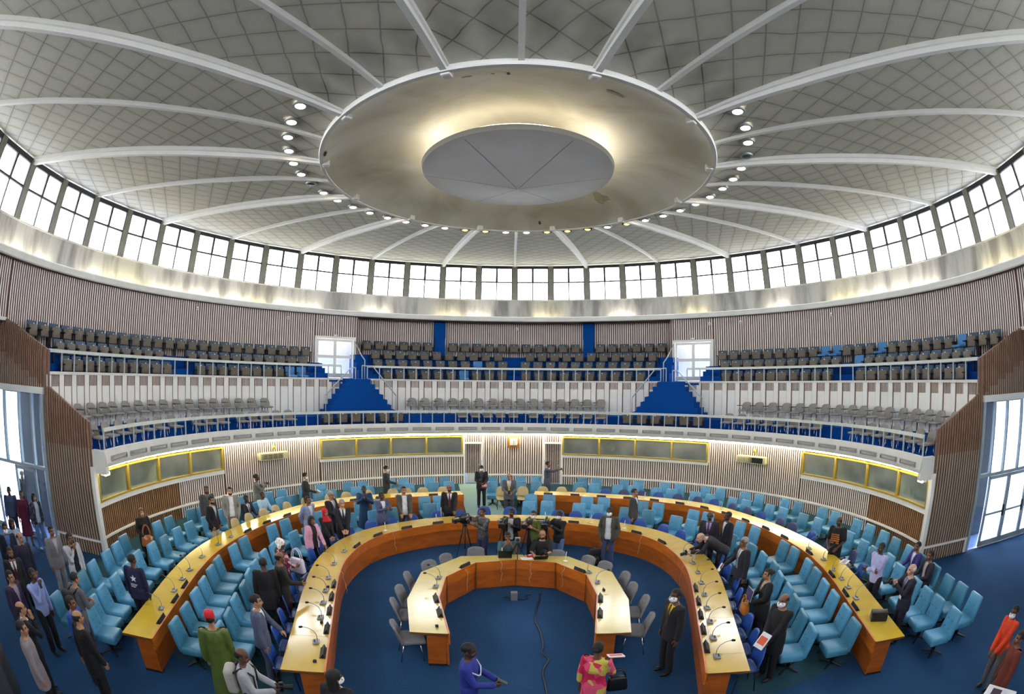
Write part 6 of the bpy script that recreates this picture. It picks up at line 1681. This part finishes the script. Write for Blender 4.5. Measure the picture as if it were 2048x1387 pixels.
tripod('small tripod standing on the pit desk between the seated men', (.07, -.3, .762), .42, .2, PI, M_dark)
t = thing('small_camera', 'small silver camera on the tripod on the pit desk', 'camera', (.07, -.3, 1.182))
m = MB(); m.rbox((0, 0, .07), (.14, .07, .13), .02, 2); m.build('body', mat('silver_plastic', '#8f8f8e', .4, .3), t, 30)
m = MB(); M = Matrix.Translation((0, -.03, .075)) @ Matrix.Rotation(R(90), 4, 'X'); m.lathe([(.005, 0), (.04, 0), (.043, .03), (.03, .035), (.005, .03)], 18); m.v = [tuple(M @ Vector(q)) for q in m.v]; m.build('lens', M_black, t, 30)
def laptop(label, loc, rz, open_=100):
    t = thing('laptop', label, 'laptop', loc, rz)
    m = MB(); m.rbox((0, 0, .009), (.34, .23, .018), .006, 1); m.build('base', M_black, t)
    m = MB(); M = Matrix.Translation((0, -.115, .015)) @ Matrix.Rotation(R(180-open_-75+0), 4, 'X')
    m.rbox((0, 0, .11), (.34, .009, .22), .004, 1); M = Matrix.Translation((0, -.112, .018)) @ Matrix.Rotation(R(open_-90), 4, 'X'); m.v = [tuple(M @ Vector(q)) for q in m.v]; m.build('screen', M_dark, t)
laptop('black laptop in front of the seated man in teal', (-.24, -.26, .762), 0, 108)
laptop('black laptop in front of the seated bald man', (.64, -.36, .762), .1, 140)
sheet('document', 'scattered white papers between the laptops on the pit desk', 'papers', (.3, -.4, .768), (.3, .2, .008), .2, ('#e3ded6',))
t = thing('pouch', 'small red and white pouch on the pit desk', 'pouch', (.38, -.28, .762), .4); m = MB(); m.rbox((0, 0, .03), (.16, .1, .06), .025, 3); m.build('body', mat('red_cloth', '#c0202c', .7), t, True); m = MB(); m.box((0, -.0, .061), (.08, .05, .004)); m.build('patch', M_white, t)
# floor speaker, cable, monitor, lectern, parapet end
t = thing('floor_box', 'small grey box standing on the blue carpet inside the pit desk', 'box', (-.01, -1.3, 0), .05)
m = MB(); m.rbox((0, 0, .11), (.16, .14, .22), .012, 2); m.build('case', mat('box_grey', '#77747a', .5), t, 30); m = MB(); m.box((0, -.071, .12), (.11, .004, .15)); m.build('grille', M_grey, t)
def cable(name, label, pts, r, m_):
    c = catmull(pts, 10); z = r; m = MB(); m.tube([(p.x, p.y, z) for p in c], r, 6); o = m.build(name, m_, None, True); tag(o, label, 'cable'); return o
cable('floor_cable', 'long dark cable snaking down the carpet from the pit desk', [(.62, -.98), (.59, -1.3), (.51, -1.75), (.44, -2.38), (.52, -2.9), (.55, -3.5), (.51, -3.82), (.62, -4.1), (.49, -4.53), (.52, -5.3), (.46, -6.2)], .014, M_black)
cable('floor_cable', 'short cable trailing from the small grey floor box', [(.08, -1.25), (.2, -1.32), (.34, -1.18), (.26, -1.08), (.4, -1.02)], .01, M_black)
cable('floor_cable', 'plug lead lying left of the grey floor box', [(-.1, -1.22), (-.2, -1.16), (-.26, -1.2)], .014, M_black)
t = thing('desk_monitor', 'black monitor speaker lying at the end of the right outer desk', 'monitor', (6.72, -5.95, .76), -.6)
m = MB(); m.rbox((0, 0, .09), (.36, .26, .18), .02, 2, fn=lambda c: (c.x, c.y*(1-.25*(c.z > 0)), c.z)); m.build('case', M_black, t, 30); m = MB(); m.box((0, -.12, .09), (.3, .01, .13)); m.build('grille', M_dark, t)
t = thing('lectern', 'grey lectern with pale sloping top in the bottom left corner', 'lectern', (-7.95, -9.55, 0), R(-40))
m = MB(); m.rbox((0, 0, .55), (.62, .5, 1.1), .02, 2); m.build('body', mat('lectern_grey', '#4c4b50', .6), t, 30)
m = MB(); m.rbox((0, 0, 1.15), (.7, .58, .05), .015, 2, M=Matrix.Rotation(R(12), 4, 'X')); m.build('top', mat('lectern_top', '#a9a6a8', .5), t, 30)
t = thing('side_table', 'small table with papers and a pink item in the bottom right corner', 'table', (6.35, -9.72, 0), .3)
m = MB(); m.rbox((0, 0, .9), (.7, .6, .04), .01, 1); m.build('table_top', M_white, t, 30)
for x in (-.3, .3):
    for y in (-.25, .25): m = MB(); m.tube([(x, y, 0), (x, y, .88)], .018, 6); m.build('leg', M_dark, t, True)
sheet('magazine', 'dark framed magazine on the bottom right corner table', 'magazine', (6.45, -9.6, .926), (.3, .38, .01), .3, ('#dfe0e6', '#3a2a3a', 1))
t = thing('pouch', 'pink pouch beside the magazine on the corner table', 'pouch', (6.22, -9.85, .92), .2); m = MB(); m.rbox((0, 0, .04), (.14, .12, .08), .035, 3); m.build('body', mat('pink_cloth', '#e86ab0', .6), t, True)
# loose cables hanging down the desk fronts
def hang(label, x, y, d, k):
    rr = random.Random(k); P = [(x, y, .78)]
    for i in range(7): P.append((x+d[0]*(.03+.01*i)+rr.uniform(-.03, .03), y+d[1]*.03+rr.uniform(-.01, .01)*1, .72-.085*i))
    m = MB(); m.tube(P, .006, 5); o = m.build('hanging_cable', mat('pale_cable', '#b9a68e', .6), None, True); tag(o, label, 'cable', 'cables hanging down the desk fronts')
for k, (i, nm) in enumerate(((1.9, 'left'), (6.9, 'right'))): pass
for k, f in enumerate((.14, .3, .72, .84)):
    q = MIDI[int(f*(len(MIDI)-1))]; p2 = MIDI[int(f*(len(MIDI)-1))+1]; tt = (p2-q).normalized(); nrm = Vector((tt.y, -tt.x, 0))
    hang('pale cable hanging down the middle desk front, %s from the left' % nth(k), q.x+nrm.x*.02, q.y+nrm.y*.02, (nrm.x, nrm.y), k)
for k, (x, y) in enumerate(((-.35, -.6), (.42, -.62), (1.22, -.98), (-1.2, -1.2))):
    n_ = (Vector((0, -2.4, 0))-Vector((x, y, 0))).normalized()
    hang('pale cable hanging down the pit desk front, %s' % ('left of centre', 'right of centre', 'on the right facet', 'on the left facet')[k], x+n_.x*.06, y+n_.y*.06, (n_.x, n_.y), 20+k)
# ------------------------------------------------------------------ daylight
w = bpy.data.worlds.new('sky'); SC.world = w; w.use_nodes = True
g = Nodes(w); bg = g.N['Background']
tc = g.n('ShaderNodeTexCoord').outputs['Generated']
nz = g.n('ShaderNodeTexNoise'); nz.inputs['Scale'].default_value = 3; g.L.new(tc, nz.inputs['Vector'])
sp = g.n('ShaderNodeSeparateXYZ'); g.L.new(tc, sp.inputs[0])
up = g.n('ShaderNodeMapRange'); up.interpolation_type = 'SMOOTHSTEP'; g.L.new(sp.outputs[2], up.inputs[0])
up.inputs[1].default_value = -.12; up.inputs[2].default_value = .05
sky = g.mix(nz.outputs['Fac'], lin('#f0f6ff'), lin('#ffffff'))
g.L.new(g.mix(up.outputs[0], [.16, .16, .15], sky), bg.inputs['Color'])
bg.inputs['Strength'].default_value = 9.0
SC.view_settings.view_transform = 'Standard'
SC.view_settings.exposure = 0.9
cy = SC.cycles
cy.max_bounces = 5; cy.diffuse_bounces = 3; cy.glossy_bounces = 2; cy.transmission_bounces = 3; cy.transparent_max_bounces = 8
cy.adaptive_threshold = .05
cy.sample_clamp_indirect = 6.0
cy.caustics_reflective = False; cy.caustics_refractive = False
